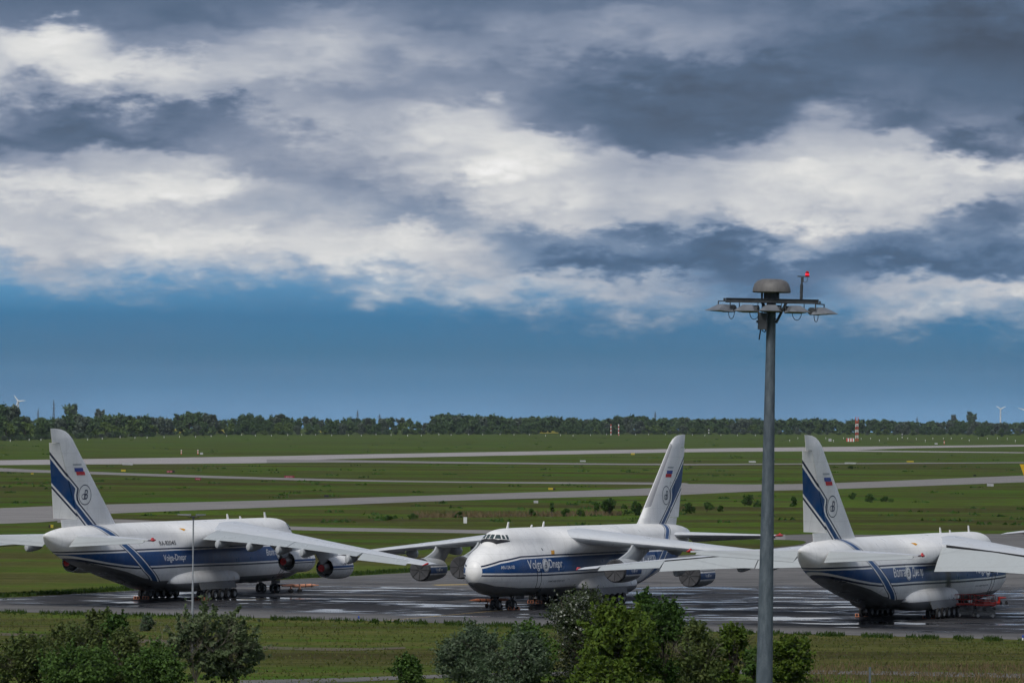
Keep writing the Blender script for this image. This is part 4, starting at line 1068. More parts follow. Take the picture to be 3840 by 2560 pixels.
for i, ((u, v, w, h, sh), lb) in enumerate(zip(MID, MIDL)):
    p = ground_at(u, v); k = p.y / F_PX; rs = np.random.default_rng(100 + i)
    o = empty('field_shrub', (p.x, p.y, 0), label=lb, cat='shrub', group='shrubs in the middle distance')
    link('crown', crown_mesh('crown', rs, w * k, w * k * .8, h * k, .05, 1500, .10 * h * k * .5 + .06, F['dark' if i % 3 else 'mid'], 8, sh), o)
    link('stems', stems_mesh('stems', rs, w * k, h * k, .05, 4, M_bark, .8, .1, 1), o)
# ---- far tree line: ten kinds, copied along the airfield fence
TL = {'a': foliage('far_leaves_dark', (.081, .138, .055), (.101, .161, .065)), 'b': foliage('far_leaves_mid', (.101, .164, .068), (.127, .187, .083)), 'c': foliage('far_leaves_grey', (.118, .156, .108), (.139, .175, .125)), 'd': foliage('far_leaves_fresh', (.126, .192, .055), (.150, .214, .065))}
PROT = []
for i, (key, shp, w, lob, nl) in enumerate([('a', 'round', 1.0, 9, 950), ('b', 'round', .85, 10, 950), ('c', 'round', .9, 9, 900), ('d', 'round', 1.1, 8, 900), ('a', 'vase', .8, 10, 900), ('c', 'vase', .7, 11, 850), ('b', 'cone', .55, 14, 800), ('a', 'round', 1.5, 12, 1100), ('b', 'vase', 1.0, 12, 950), ('d', 'vase', .8, 9, 850)]):
    rs = np.random.default_rng(300 + i)
    PROT.append((crown_mesh('crown', rs, 18 * w, 16 * w, 18, 1.0 if shp != 'vase' else 3.5, int(nl * 1.9), 1.45, TL[key], lob + 3, shp, .17, 0, .1), stems_mesh('trunk', rs, 10 * w, 15, .3, 4, M_bark, .6, .3, 1)))
SKY_L = [(0, 1508), (33, 1504), (65, 1516), (76, 1549), (136, 1557), (180, 1565), (218, 1560), (256, 1543), (300, 1552), (330, 1560), (392, 1551), (473, 1549), (544, 1551), (600, 1557), (653, 1562), (702, 1543), (724, 1531), (751, 1549), (767, 1537), (795, 1541), (816, 1568), (854, 1571), (882, 1562), (920, 1546), (947, 1554), (969, 1549), (990, 1568), (1023, 1557), (1050, 1548), (1072, 1565), (1121, 1557), (1159, 1553), (1197, 1568), (1241, 1562), (1280, 1567),
         (1313, 1562), (1351, 1560), (1389, 1565), (1432, 1560), (1514, 1561), (1552, 1568), (1585, 1582), (1612, 1579), (1628, 1554), (1645, 1545), (1672, 1552), (1715, 1550), (1770, 1552), (1813, 1554), (1868, 1557), (1906, 1568), (1938, 1562), (2031, 1560), (2107, 1562), (2205, 1568), (2249, 1568), (2268, 1587), (2287, 1565), (2325, 1557), (2379, 1552), (2412, 1560), (2450, 1568), (2560, 1562), (2630, 1564), (2778, 1567), (2913, 1571), (2963, 1566), (3022, 1571), (3082, 1566), (3142, 1574), (3300, 1568), (3376, 1574), (3485, 1577), (3600, 1574), (3680, 1577), (3784, 1582), (3840, 1577), (4000, 1575)]
BASE_L = [(-200, 1658), (0, 1653), (200, 1648), (400, 1642), (600, 1637), (900, 1631), (1900, 1629), (2560, 1629), (3840, 1632), (4100, 1633)]
sl = lambda u: float(np.interp(u, [p[0] for p in SKY_L], [p[1] for p in SKY_L])); bl = lambda u: float(np.interp(u, [p[0] for p in BASE_L], [p[1] for p in BASE_L]))
def ordinal(n):
    return ['', 'first', 'second', 'third', 'fourth', 'fifth', 'sixth', 'seventh', 'eighth', 'ninth', 'tenth', 'eleventh', 'twelfth'][n] if n < 13 else '%d%s' % (n, {1: 'st', 2: 'nd', 3: 'rd'}.get(n % 10 if n % 100 not in (11, 12, 13) else 0, 'th'))
LOOK = ['dark round', 'green round', 'grey-green round', 'fresh green broad', 'dark spreading', 'grey slender', 'pointed green', 'wide dark', 'green spreading', 'fresh green spreading']
PLACE = [(180, 'left of the left fin'), (725, 'between the left fin and the lamp post'), (1080, 'between the lamp post and the left nose'), (1740, 'left of the middle nose'), (2130, 'above the middle cockpit'), (2500, 'left of the middle fin'), (2860, 'between the middle fin and the mast'), (3050, 'between the mast and the right fin'), (3215, 'between the right fin and the lattice mast'), (9999, 'right of the lattice mast')]
SEEN = {}
def place_label(kind, proto, u):
    pl = next(t for m, t in PLACE if u < m); key = (kind, proto, pl); SEEN[key] = SEEN.get(key, 0) + 1
    return '%s %s %s %s' % (ordinal(SEEN[key]), LOOK[proto], kind, pl)
def far_tree(u, vb, vt, proto, label, wide=1.0, grp='trees along the far edge of the airfield', cat='tree', name='far_tree'):
    if label.startswith('*'): label = place_label(label[1:], proto, u)
    p = ground_at(u, vb); h = (vb - vt) * p.y / F_PX; s = h / 21.0
    o = empty(name, (p.x, p.y, 0), (0, 0, random.uniform(0, 6.28)), label=label, cat=cat, group=grp); o.scale = (s * wide, s * wide, s)
    link('crown', PROT[proto][0], o); link('trunk', PROT[proto][1], o)
    return o
rt = random.Random(5)
u = -60
while u < 3900:                                         # back row makes the skyline
    if sl(u) > 0:
        far_tree(u, bl(u) - rt.uniform(6, 9), sl(u) + rt.uniform(-3, 5), rt.choice([0, 1, 2, 4, 5, 7, 8, 1, 8]), '*skyline tree', rt.uniform(.8, 1.15) if u < 1600 else rt.uniform(1.1, 1.5), 'trees on the far skyline')
    u += rt.uniform(20, 34) if u < 1600 else rt.uniform(14, 24)
u = -50
GAPS = [(585, 690), (810, 838), (2030, 2120), (1225, 1240)]
while u < 3900:                                         # front row of lower trees
    if not any(a < u < b for a, b in GAPS):
        t = rt.uniform(.42, .78); vt = bl(u) - (bl(u) - sl(u)) * t
        far_tree(u, bl(u) - rt.uniform(1, 4), vt, rt.choice([0, 1, 2, 3, 3, 7, 9, 6] if u < 700 else [0, 1, 2, 2, 7, 0, 3]), '*lower front tree', rt.uniform(.95, 1.35), 'lower trees in front of the far skyline')
    u += rt.uniform(26, 44)
for u, vt, vb, pr, lb in [(276, 1511, 1600, 8, 'broad single tree rising above the far trees left of the left fin'), (368, 1525, 1600, 5, 'thin grey tree rising above the far trees right of the left fin'), (3578, 1549, 1600, 5, 'thin small-crowned tree left of the tallest one on the right skyline'), (3640, 1535, 1600, 4, 'tallest round tree on the right skyline near the right wind turbine'), (3680, 1602, 1637, 7, 'round bushy tree by the fence under the right wind turbine'), (3755, 1605, 1637, 0, 'second bushy tree by the fence at far right')]:
    far_tree(u, vb, vt, pr, lb, 1.0, None)
u = -40
while u < 3900:                                         # low hedge at the foot of the trees
    if not any(a < u < b for a, b in GAPS):
        far_tree(u, bl(u) - .5, bl(u) - rt.uniform(14, 26), rt.choice([7, 3, 0, 2]), '*hedge bush', rt.uniform(1.2, 1.7), 'hedge bushes at the foot of the far trees', 'bush', 'hedge_bush')
    u += rt.uniform(26, 40)
def tufts(name, pts, h0, h1, w, mat, seed, label=None, cat=None):
    """many small blades as one mesh"""
    rs = np.random.default_rng(seed); n = len(pts); P = np.array(pts); a = rs.uniform(0, math.pi, n); h = rs.uniform(h0, h1, n)
    ax = np.stack([np.cos(a), np.sin(a), np.zeros(n)], 1) * w * rs.uniform(.6, 1.4, n)[:, None]; up = np.stack([rs.normal(size=n) * .25 * h, rs.normal(size=n) * .25 * h, h], 1)
    v = np.stack([P - ax, P + ax, P + up], 1).reshape(-1, 3)
    me = bpy.data.meshes.new(name); me.vertices.add(3 * n); me.vertices.foreach_set('co', v.astype(np.float32).ravel())
    me.loops.add(3 * n); me.loops.foreach_set('vertex_index', np.arange(3 * n, dtype=np.int32)); me.polygons.add(n); me.polygons.foreach_set('loop_start', np.arange(0, 3 * n, 3, dtype=np.int32))
    me.materials.append(mat); me.update(calc_edges=True); me.validate()
    return link(name, me, label=label, cat=cat, kind='stuff')
GT = foliage('grass_blades', (.083, .106, .025), (.124, .127, .041), (.057, .071, .018)); WD = foliage('weed_blades', (.034, .068, .012), (.050, .082, .016), (.020, .038, .008)); DR = foliage('dry_reed_blades', (.20, .155, .085), (.16, .12, .06), (.09, .07, .04))
rs = np.random.default_rng(42)
near_v = lambda u: np.interp(u, [p[0] for p in APRON_NEAR], [p[1] for p in APRON_NEAR])
def scatter_px(n, u0, u1, v0, v1):
    out = []
    for _ in range(n):
        u = rs.uniform(u0, u1); a = v0(u) if callable(v0) else v0; b = v1(u) if callable(v1) else v1
        t = rs.uniform(); Y0, Y1 = 1 / (a - 1545), 1 / (b - 1545); v = 1545 + 1 / (Y0 + (Y1 - Y0) * t)
        out.append(tuple(ground_at(u, v)))
    return out
tufts('meadow_grass', scatter_px(13000, -50, 3900, lambda u: near_v(u) + 6, 2575), .08, .26, .10, GT, 1, 'short rough grass between the apron and the road', 'grass')
ed = []
for _ in range(900):
    u = rs.uniform(-50, 3900); dens = noise.noise(Vector((u * .012, 3, 0)))
    if dens + rs.uniform(-.3, .3) > .05:
        for _k in range(14): ed.append(tuple(ground_at(u + rs.normal() * 6, near_v(u) + abs(rs.normal()) * 4 + 1)))
tufts('edge_weeds', ed, .1, .55, .08, WD, 2, 'taller weeds along the near edge of the apron', 'weeds')
far_v = lambda u: np.interp(u, [p[0] for p in APRON_FAR], [p[1] for p in APRON_FAR])
tufts('verge_grass', scatter_px(8000, -50, 2080, lambda u: far_v(u) - 12, lambda u: far_v(u) - 1), .1, .5, .14, WD, 3, 'tall dark grass along the far edge of the apron', 'grass')
tufts('dry_reeds', scatter_px(2600, 1540, 2330, lambda u: 1931 - (u - 1540) * .012, lambda u: 1943 - (u - 1540) * .012), .4, 1.3, .12, DR, 4, 'strip of dry brown reeds behind the middle plane', 'reeds')
tufts('roadside_straw', scatter_px(2500, 3020, 3900, 2496, 2560), .2, .7, .05, DR, 5, 'dry straw beside the service road at lower right', 'grass')
cl = []
for _ in range(330):
    u = rs.uniform(-30, 3880); v = 1640 + 330 * rs.uniform() ** 1.3
    if paved(u, v, 5): continue
    p = ground_at(u, v)
    for _k in range(10): cl.append((p.x + rs.normal() * 1.2, p.y + rs.normal() * 1.5, 0))
tufts('field_clumps', cl, .2, .8, .6, F['dark'], 6, 'scattered dark weed clumps on the far grass', 'weeds')
# ---------------------------------------------------------------- lighting mast in the foreground
def galv_fn(g, b):
    o = g.coord(); n1 = g.noise(g.scale(o, (3, 3, .7)), 3.0, 4, .6); n2 = g.noise(g.scale(o, (6, 6, 6)), 3.0, 3, .6)
    c = g.mix(g.rng(n1, .3, .7), (.060, .080, .098), (.120, .146, .168)); c = g.mix(g.rng(n2, .4, .7, 0, .5), c, (.070, .092, .110))
    g.put(b.inputs['Base Color'], c); b.inputs['Roughness'].default_value = .6; b.inputs['Metallic'].default_value = .15
M_galv = material('galvanised_steel', galv_fn)
M_beam = material('painted_steel_beam', col=(.035, .040, .045), rough=.6, var=.3, vscale=4)
M_dome = material('dome_shell', lambda g, b: (g.put(b.inputs['Base Color'], g.mix(g.rng(g.noise(g.scale(g.coord(), (2, 2, .6)), 3, 4), .35, .7), (.125, .12, .116), (.095, .09, .087))), b.inputs['Roughness'].__setattr__('default_value', .55)))
M_lampbox = material('lamp_housing', col=(.13, .14, .155), rough=.5, var=.2, vscale=3)
M_beacon = material('red_beacon_glass', col=(.35, .004, .012), rough=.15, emit=(1, .01, .03, .0))
M_beaconlit = material('red_beacon_lamp', col=(.8, .02, .04), rough=.3, emit=(1, .02, .05, .55))
MY = 150.0; k = MY / F_PX
top = at_dist(2890, 1122, MY); foot = at_dist(2838, 4120, MY)
lean = math.atan2(at_dist(2889, 1340, MY).x - at_dist(2866, 2560, MY).x, (2560 - 1340) * k)
mast = empty('lighting_mast', (at_dist(2866, 2560, MY).x - math.tan(lean) * at_dist(2866, 2560, MY).z, MY, 0), (0, lean, 0), label='tall grey steel floodlight mast with a domed top and red beacon', cat='light mast')
H = top.z
mb = MB(); mb.lathe([(.36, 0), (.325, at_dist(0, 2560, MY).z * .5), (62 * k / 2, at_dist(2866, 2560, MY).z), (36 * k / 2, at_dist(2889, 1340, MY).z), (.155, H)], n=16); link('pole', mb.mesh('pole', M_galv, 40), mast)
zt = lambda v: at_dist(2890, v, MY).z
xo = lambda u: (u - 2891) * k
mb = MB(); r = 72 * k
mb.lathe([(.12, zt(1094)), (r * .97, zt(1097)), (r, zt(1094)), (r * .985, zt(1083)), (r * .90, zt(1065)), (r * .76, zt(1054)), (r * .55, zt(1047.5)), (r * .50, zt(1046.5)), (.001, zt(1046))], n=32); link('dome', mb.mesh('dome', M_dome, 35), mast)
mb = MB(); mb.lathe([(.26, zt(1125)), (.26, zt(1098))], n=16); mb.box((xo(2855), 0, zt(1110)), (.06, .2, .2)); mb.box((xo(2912), -.1, zt(1101)), (.1, .2, .1)); link('head_collar', mb.mesh('head_collar', M_beam), mast)
mb = MB(); zb = zt(1128)
for yy in (-.32, .32):
    mb.box((xo(2893), yy, zb), (345 * k, .05, .13)); mb.box((xo(2893), yy, zb + .06), (347 * k, .14, .014)); mb.box((xo(2893), yy, zb - .06), (347 * k, .14, .014))
for uu in (2724, 2805, 2896, 2980, 3060): mb.box((xo(uu), 0, zb), (.07, .7, .08))
cross = link('crossarm', mb.mesh('crossarm', M_beam), mast)
mb = MB(); mb.tube([(xo(2945), -.3, zb - .05), (xo(2909), -.12, zt(1210))], .045, 6); mb.tube([(xo(2852), -.2, zb - .05), (xo(2872), -.1, zt(1165))], .03, 6); mb.tube([(xo(2862), .2, zb - .05), (xo(2872), .1, zt(1165))], .03, 6); link('brace', mb.mesh('brace', M_beam), cross)
for uu, yaw, vv in ((2703, 55, 1160), (2800, 20, 1160), (2888, 12, 1158), (2980, -15, 1160), (3080, -60, 1165)):
    f = empty('floodlight', (xo(uu), -.40, zt(vv)), (0, 0, R(-yaw))); f.parent = mast; 
    mb = MB(); hw, hd = .36, .42     # shallow trapezoid reflector tilted to the ground
    mb.add([(-hw, -hd, -.10), (hw, -hd, -.10), (hw * .95, hd * .6, -.10), (-hw * .95, hd * .6, -.10), (-hw * .45, -hd * .1, .13), (hw * .45, -hd * .1, .13), (hw * .45, hd * .5, .13), (-hw * .45, hd * .5, .13)], [(0, 3, 2, 1), (4, 5, 6, 7), (0, 1, 5, 4), (1, 2, 6, 5), (2, 3, 7, 6), (3, 0, 4, 7)])
    link('reflector', mb.mesh('reflector', M_lampbox), f, rot=(R(-3), 0, 0))
    mb = MB(); mb.tube([(-.28, .28, .0), (.0, .30, .0), (.28, .28, .0)], .13, 10); mb.tube([(-.32, .1, .0), (-.32, .1, .24), (.32, .1, .24), (.32, .1, .0)], .022, 6); mb.tube([(0, .1, .24), (0, .1, .34)], .035, 6)
    link('bracket', mb.mesh('bracket', M_beam), f)
    mb = MB(); mb.tube([(.14 + .16 * math.cos(a), .3, -.10 + .24 * math.sin(a)) for a in np.linspace(math.pi, 2 * math.pi, 9)], .012, 5); link('cable_loop', mb.mesh('cable_loop', M_strap), f)
mb = MB(); mb.box((xo(2856), -.3, zt(1205)), (.28, .3, .55)); mb.box((xo(2843), -.3, zt(1207)), (.16, .12, .08)); mb.box((xo(2848), -.3, zt(1185)), (.16, .25, .22)); mb.box((xo(2866), -.3, zt(1222)), (.16, .2, .24)); link('camera_box', mb.mesh('camera_box', M_beam), mast)
mb = MB(); mb.tube([(xo(2845), -.32, zt(1215)), (xo(2850), -.34, zt(1240)), (xo(2847), -.33, zt(1262)), (xo(2846), -.3, zt(1274))], .025, 6); mb.tube([(xo(2852), -.32, zt(1220)), (xo(2856), -.34, zt(1240)), (xo(2866), -.34, zt(1246)), (xo(2872), -.3, zt(1232))], .02, 6); link('cable', mb.mesh('cable', M_strap), mast)
mb = MB(); mb.tube([(xo(3000), -.3, zb), (xo(3001), -.3, zt(1064))], .05, 8); mb.tube([(xo(3001), -.3, zt(1064)), (xo(3002), -.3, zt(1055))], .03, 8); mb.box((xo(3003), -.3, zt(1047)), (.09, .09, .16)); mb.box((xo(3007), -.3, zt(1035)), (.40, .06, .035)); mb.tube([(xo(3021), -.33, zt(1038)), (xo(3022), -.34, zt(1050)), (xo(3015), -.34, zt(1057)), (xo(3006), -.33, zt(1055))], .01, 5); post = link('beacon_post', mb.mesh('beacon_post', M_beam), mast)
mb = MB(); rb = 7.5 * k; mb.lathe([(rb * 1.3, zt(1035)), (rb * 1.3, zt(1032.5)), (rb, zt(1032)), (rb, zt(1022)), (rb * .8, zt(1017)), (rb * .4, zt(1014.5)), (.001, zt(1014))], c=(xo(3021), -.3, 0), n=16); bc = link('beacon', mb.mesh('beacon', M_beacon, 40), post)
mb = MB(); mb.lathe([(.001, zt(1029)), (rb * 1.02, zt(1029)), (rb * 1.03, zt(1024.5)), (.001, zt(1024))], c=(xo(3021), -.3, 0), n=16); link('beacon_lamp', mb.mesh('beacon_lamp', M_beaconlit, 40), post, label='lit red lamp of the beacon')
# slim lamp post before the left plane
p = ground_at(720, 2445); k = p.y / F_PX; Ht = at_dist(726, 1938, p.y).z
lamp = empty('lamp_post', (p.x, p.y, 0), (0, .003, 0), label='slim grey lamp post with two flat lamps before the left plane', cat='lamp post')
mb = MB(); mb.lathe([(.13, 0), (.10, Ht * .5), (.075, Ht * .5 + .05), (.07, Ht)], n=12); link('pole', mb.mesh('pole', material('pale_galvanised', col=(.19, .205, .22), rough=.5, var=.2, vscale=2), 40), lamp)
mb = MB(); mb.tube([(-1.0 * .3, 0, Ht), (0, 0, Ht + .05), (.3, 0, Ht)], .06, 6); mb.tube([(0, -.3, Ht + .02), (0, .3, Ht + .02)], .05, 6); mb.lathe([(.11, Ht - .25), (.11, Ht + .1)], n=10); link('bracket', mb.mesh('bracket', M_beam), lamp)
M_panel2 = material('pale_lamp_panel', col=(.20, .21, .22), rough=.6, var=.2, vscale=2)
for sx, wd in ((-1, 1.25), (1, .9)):
    mb = MB(); x0 = sx * .25; x1 = sx * (.25 + wd); mb.add([(x0, -.28, Ht + .12), (x1, -.22, Ht + .20), (x1, .22, Ht + .20), (x0, .28, Ht + .12), (x0, -.28, Ht + .30), (x1, -.22, Ht + .28), (x1, .22, Ht + .28), (x0, .28, Ht + .30)], [(0, 3, 2, 1), (4, 5, 6, 7), (0, 1, 5, 4), (1, 2, 6, 5), (2, 3, 7, 6), (3, 0, 4, 7)]); hd = link('lamp_head', mb.mesh('lamp_head', M_panel2 if sx < 0 else M_lampbox), lamp)
    mb = MB(); mb.tube([(sx * .15, 0, Ht + .1), (sx * .35, 0, Ht - .08), (sx * .62, 0, Ht + .1)], .035, 6); link('lamp_arm', mb.mesh('lamp_arm', M_beam), hd)
# ---------------------------------------------------------------- ground equipment round the planes
M_orange = material('orange_paint', col=(.42, .15, .075), rough=.6, var=.25, vscale=3)
M_orange2 = material('faded_orange_paint', col=(.50, .22, .13), rough=.7, var=.25, vscale=3)
M_lred = material('lift_red_paint', col=(.42, .025, .015), rough=.5, var=.25, vscale=3)
M_lgrey = material('lift_grey_paint', col=(.16, .165, .17), rough=.6, var=.25, vscale=3)
def chock(u, v, face, label):
    p = ground_at(u, v); o = empty('wheel_chock', (p.x, p.y, .02), (0, 0, face), label=label, cat='wheel chock', group='orange wheel chocks'); o.scale = (.85, .85, .85)
    mb = MB()
    for y in (-.42, .0, .42): mb.prism([(-.22, 0), (.22, 0), (.16, .42), (-.02, .42)], 'Y', y - .05, y + .05)
    mb.box((.05, 0, .40), (.2, .95, .07)); mb.box((0, 0, .04), (.44, .95, .05)); link('frame', mb.mesh('frame', M_orange), o)
    mb = MB(); mb.box((.06, 0, .22), (.1, .8, .3)); link('block', mb.mesh('block', M_strap), o)
for u, v, lb in [(514, 2246, 'orange wheel chock behind the far main gear of the left plane'), (547, 2246, 'dull orange wheel chock under the belly of the left plane'), (737, 2249, 'orange wheel chock left of the slim lamp post'), (768, 2250, 'bright orange wheel chock behind the near main gear of the left plane'), (1031, 2219, 'orange wheel chock at the nose gear of the left plane'),
                 (1918, 2286, 'bright orange wheel chock at the nose gear of the middle plane'), (1936, 2285, 'second orange wheel chock at the nose gear of the middle plane'), (1991, 2261, 'orange wheel chock at the far main gear of the middle plane'), (2022, 2262, 'dull orange wheel chock under the belly of the middle plane'),
                 (3221, 2312, 'pale orange wheel chock behind the far main gear of the right plane'), (3254, 2311, 'dull orange wheel chock under the belly of the right plane'), (3474, 2318, 'dull orange wheel chock between the main wheels of the right plane'), (3505, 2318, 'pale orange wheel chock behind the near main gear of the right plane')]: chock(u, v, 1.15 + math.pi if v else 0, lb)
def tow_bar(p, ang, label, mat, L=6.5, z1=.95):
    """drawbar: A-frame at the nose gear, long tube to the ring, small wheels"""
    o = empty('tow_bar', (p.x, p.y, .02), (0, 0, ang), label=label, cat='tow bar', group='tow bars at the nose gears')
    mb = MB(); mb.tube([(1.6, 0, .85), (3, 0, .9), (L - .6, 0, z1), (L, 0, z1)], [.20, .22, .20, .10], 10); mb.tube([(L, 0, z1), (L + .35, 0, z1)], .07, 8)
    for x in (2.4, 3.2, 4.0): mb.lathe([(.245, x), (.245, x + .1)], c=(0, 0, .91), axis='X', n=10, mat=1)
    link('drawbar', mb.mesh('drawbar', [mat, M_dark], 40), o)
    mb = MB()
    for sy in (-1, 1): mb.tube([(1.8, 0, .9), (.0, sy * 1.2, .95)], .12, 8)
    mb.tube([(.25, -1.15, .95), (.25, 1.15, .95)], .10, 8); mb.box((1.2, 0, 1.05), (1.2, .8, .1)); link('fork', mb.mesh('fork', mat, 40), o)
    for x, sy in ((L * .55, -.45), (L * .55, .45), (1.4, -.5), (1.4, .5)):
        mb = MB(); mb.tube([(x, sy * .5, .85), (x, sy, .25)], .06, 6); mb.lathe([(.001, -.07), (.24, -.07), (.25, 0), (.24, .07), (.001, .07)], c=(x, sy, .25), axis='Y', n=14, mat=1); link('wheel', mb.mesh('wheel', [mat, M_tyre], 40), o)
pA = ground_at(1050, 2222); pA2 = ground_at(1122, 2214); tow_bar(Vector((pA.x, pA.y, 0)), math.atan2(.25, 1.0), 'faded orange tow bar at the nose gear of the left plane', M_orange2, 4.6)
pB = ground_at(1908, 2278); tow_bar(Vector((pB.x, pB.y, 0)), math.atan2(-.62, -1.0), 'orange tow bar at the nose gear of the middle plane', M_orange, 5.0)
pC = ground_at(3665, 2290); tow_bar(Vector((pC.x, pC.y, 0)), math.atan2(.5, 1.0), 'red tow bar beyond the scissor lifts at the right plane', M_lred, 3.6, 1.5)
def scissor_lift(u, v, ang, label, seed):
    p = ground_at(u, v); o = empty('scissor_lift', (p.x, p.y, .02), (0, 0, ang), label=label, cat='scissor lift', group='red scissor lifts')
    mb = MB(); mb.box((0, 0, .42), (2.3, .95, .34)); mb.box((1.0, 0, .7), (.3, .9, .3)); link('chassis', mb.mesh('chassis', M_lgrey), o)
    for sx in (-.85, .85):
        for sy in (-.5, .5):
            mb = MB(); mb.lathe([(.001, -.09), (.17, -.09), (.19, 0), (.17, .09), (.001, .09)], c=(sx, sy, .20), axis='Y', n=14); link('wheel', mb.mesh('wheel', material('grey_lift_tyre', col=(.45, .45, .46), rough=.7), 40), o)
    mb = MB()
    for i in range(4):
        z0, z1 = .62 + i * .17, .62 + (i + 1) * .17
        for sy in (-.38, .38): mb.tube([(-.95, sy, z0), (.95, sy, z1)], .04, 5); mb.tube([(.95, sy, z0), (-.95, sy, z1)], .04, 5)
    link('scissor_arms', mb.mesh('scissor_arms', M_lgrey), o)
    mb = MB(); mb.box((0, 0, 1.42), (2.35, 1.1, .20)); pf = link('platform', mb.mesh('platform', M_lred), o)
    mb = MB()
    for z in (1.95, 2.5):
        mb.tube([(-1.15, -.52, z), (1.15, -.52, z), (1.15, .52, z), (-1.15, .52, z), (-1.15, -.52, z)], .03, 5)
    for x in (-1.15, -.4, .4, 1.15):
        for sy in (-.52, .52): mb.tube([(x, sy, 1.5), (x, sy, 2.5)], .028, 5)
    link('guard_rail', mb.mesh('guard_rail', M_lred), pf)
    mb = MB(); mb.box((1.0, .3, 1.95), (.3, .35, .5)); link('control_box', mb.mesh('control_box', M_lgrey), pf)
scissor_lift(3622, 2311, .12, 'red scissor lift nearer the main wheels under the right plane', 1); scissor_lift(3692, 2314, .1, 'red scissor lift nearer the nose under the right plane', 2)
# ---------------------------------------------------------------- small airfield furniture
M_ysign = material('yellow_sign_face', col=(.42, .33, .02), rough=.5); M_rsign = material('red_sign_face', col=(.16, .008, .022), rough=.5); M_bsign = material('black_sign_face', col=(.012, .012, .012), rough=.5); M_cab = material('white_cabinet', col=(.60, .61, .60), rough=.6, var=.1, vscale=2); M_panel = material('pale_grey_panel', col=(.36, .37, .37), rough=.7, var=.2, vscale=1)
def px_box(name, cat, u0, u1, v0, v1, mat, label, legs=2, group=None, depth=.35, text=None, tmat=None, extra=None):
    p = ground_at((u0 + u1) / 2, v1); k = p.y / F_PX; w = (u1 - u0) * k; h = (v1 - v0) * k
    o = empty(name, (p.x, p.y, 0), label=label, cat=cat, group=group)
    mb = MB(); mb.box((0, 0, h * .58), (w, depth, h * .84)); face = link('panel', mb.mesh('panel', mat), o)
    if extra:
        a, b, m2 = extra; mb = MB(); mb.box((w * ((a + b) / 2 - .5), -depth / 2 - .02, h * .58), (w * (b - a), .03, h * .84 - .04)); link('dark_face', mb.mesh('dark_face', m2), o)
    if text:
        mb = MB(); n_ = 4; x0_ = -.46 if extra else -.34          # pale characters, too far away to read
        for i in range(n_): mb.box((w * (x0_ + .16 * i + (.05 if i > 1 else 0) + .06), -depth / 2 - .02, h * .56), (w * .10, .03, h * .40))
        link('sign_marks', mb.mesh('sign_marks', tmat), o)
    mb = MB()
    for i in range(legs): mb.box((w * ((i + .5) / legs - .5), 0, h * .08), (.08, depth * .6, h * .18))
    link('feet', mb.mesh('feet', M_lgrey), o)
    return o
SG = 'taxiway signs'; M_smark = material('faded_sign_marks', col=(.50, .20, .22), rough=.6)
px_box('taxiway_sign', 'sign', 454, 471, 1760, 1768, M_ysign, 'small yellow taxiway sign beside the far runway right of the left fin', 2, SG)
px_box('taxiway_sign', 'sign', 116, 126, 1773, 1778, M_ysign, 'tiny yellow taxiway sign left of the left fin', 2, SG)
px_box('runway_sign', 'sign', 625, 655, 1763, 1773, M_rsign, 'red and black runway sign with white lettering beyond the left plane', 3, SG, text='08L', tmat=M_smark, extra=(.7, 1.0, M_bsign))
px_box('runway_sign', 'sign', 731, 754, 1791, 1800, M_rsign, 'red sign in the grass right of the red and black one', 2, SG, text='A4', tmat=M_smark)
px_box('runway_sign', 'sign', 1066, 1104, 1783, 1792, M_rsign, 'long red sign on the thin taxiway, rightmost of the red ones', 3, SG, text='A4 08L', tmat=M_smark)
px_box('taxiway_sign', 'sign', 183, 200, 1966, 1980, M_ysign, 'yellow and black taxiway sign just above the tail cone of the left plane', 2, SG, extra=(0, .4, M_bsign))
px_box('taxiway_sign', 'sign', 1216, 1233, 1855, 1864, M_bsign, 'black sign beside the middle taxiway above the left plane', 2, SG)
px_box('taxiway_sign', 'sign', 2056, 2082, 1828, 1837, M_ysign, 'yellow sign with black end on the dark grass beyond the middle plane', 3, SG, extra=(.68, 1, M_bsign))
px_box('taxiway_sign', 'sign', 2366, 2380, 1698, 1706, M_ysign, 'small yellow sign beside the far runway left of the middle fin', 2, SG)
px_box('taxiway_sign', 'sign', 3400, 3426, 1727, 1733, M_ysign, 'wide low yellow sign right of the right fin', 3, SG)
px_box('taxiway_sign', 'sign', 3650, 3660, 1779, 1786, M_bsign, 'small black sign at the edge of the taxiway far right', 2, SG)
px_box('cabinet', 'cabinet', 1738, 1751, 1938, 1965, M_cab, 'tall white cabinet in the grass behind the middle plane', 2, None, .7)
PG = 'pale barriers in the grass'
for a, b, c, d, lb in [(459, 498, 1735, 1744, 'pale grey low barrier left of the yellow sign beyond the left plane'), (2175, 2196, 1725, 1732, 'small grey barrier beside the thin far taxiway, centre'), (2808, 2834, 1727, 1735, 'pale low barrier left of the mast beside the thin far taxiway'), (3168, 3210, 1733, 1740, 'pale low barrier right of the right fin beside the thin taxiway'), (2001, 2018, 1876, 1887, 'white panel in the grass below the middle taxiway'), (3701, 3726, 1813, 1824, 'white panel below the taxiway at far right'), (750, 761, 1696, 1705, 'small grey box beside the striped light posts'), (3107, 3118, 1644, 1656, 'small pale box left of the striped hut'), (3505, 3516, 1660, 1667, 'small pale box right of the lattice mast')]:
    px_box('barrier', 'barrier', a, b, c, d, M_panel, lb, 2, PG)
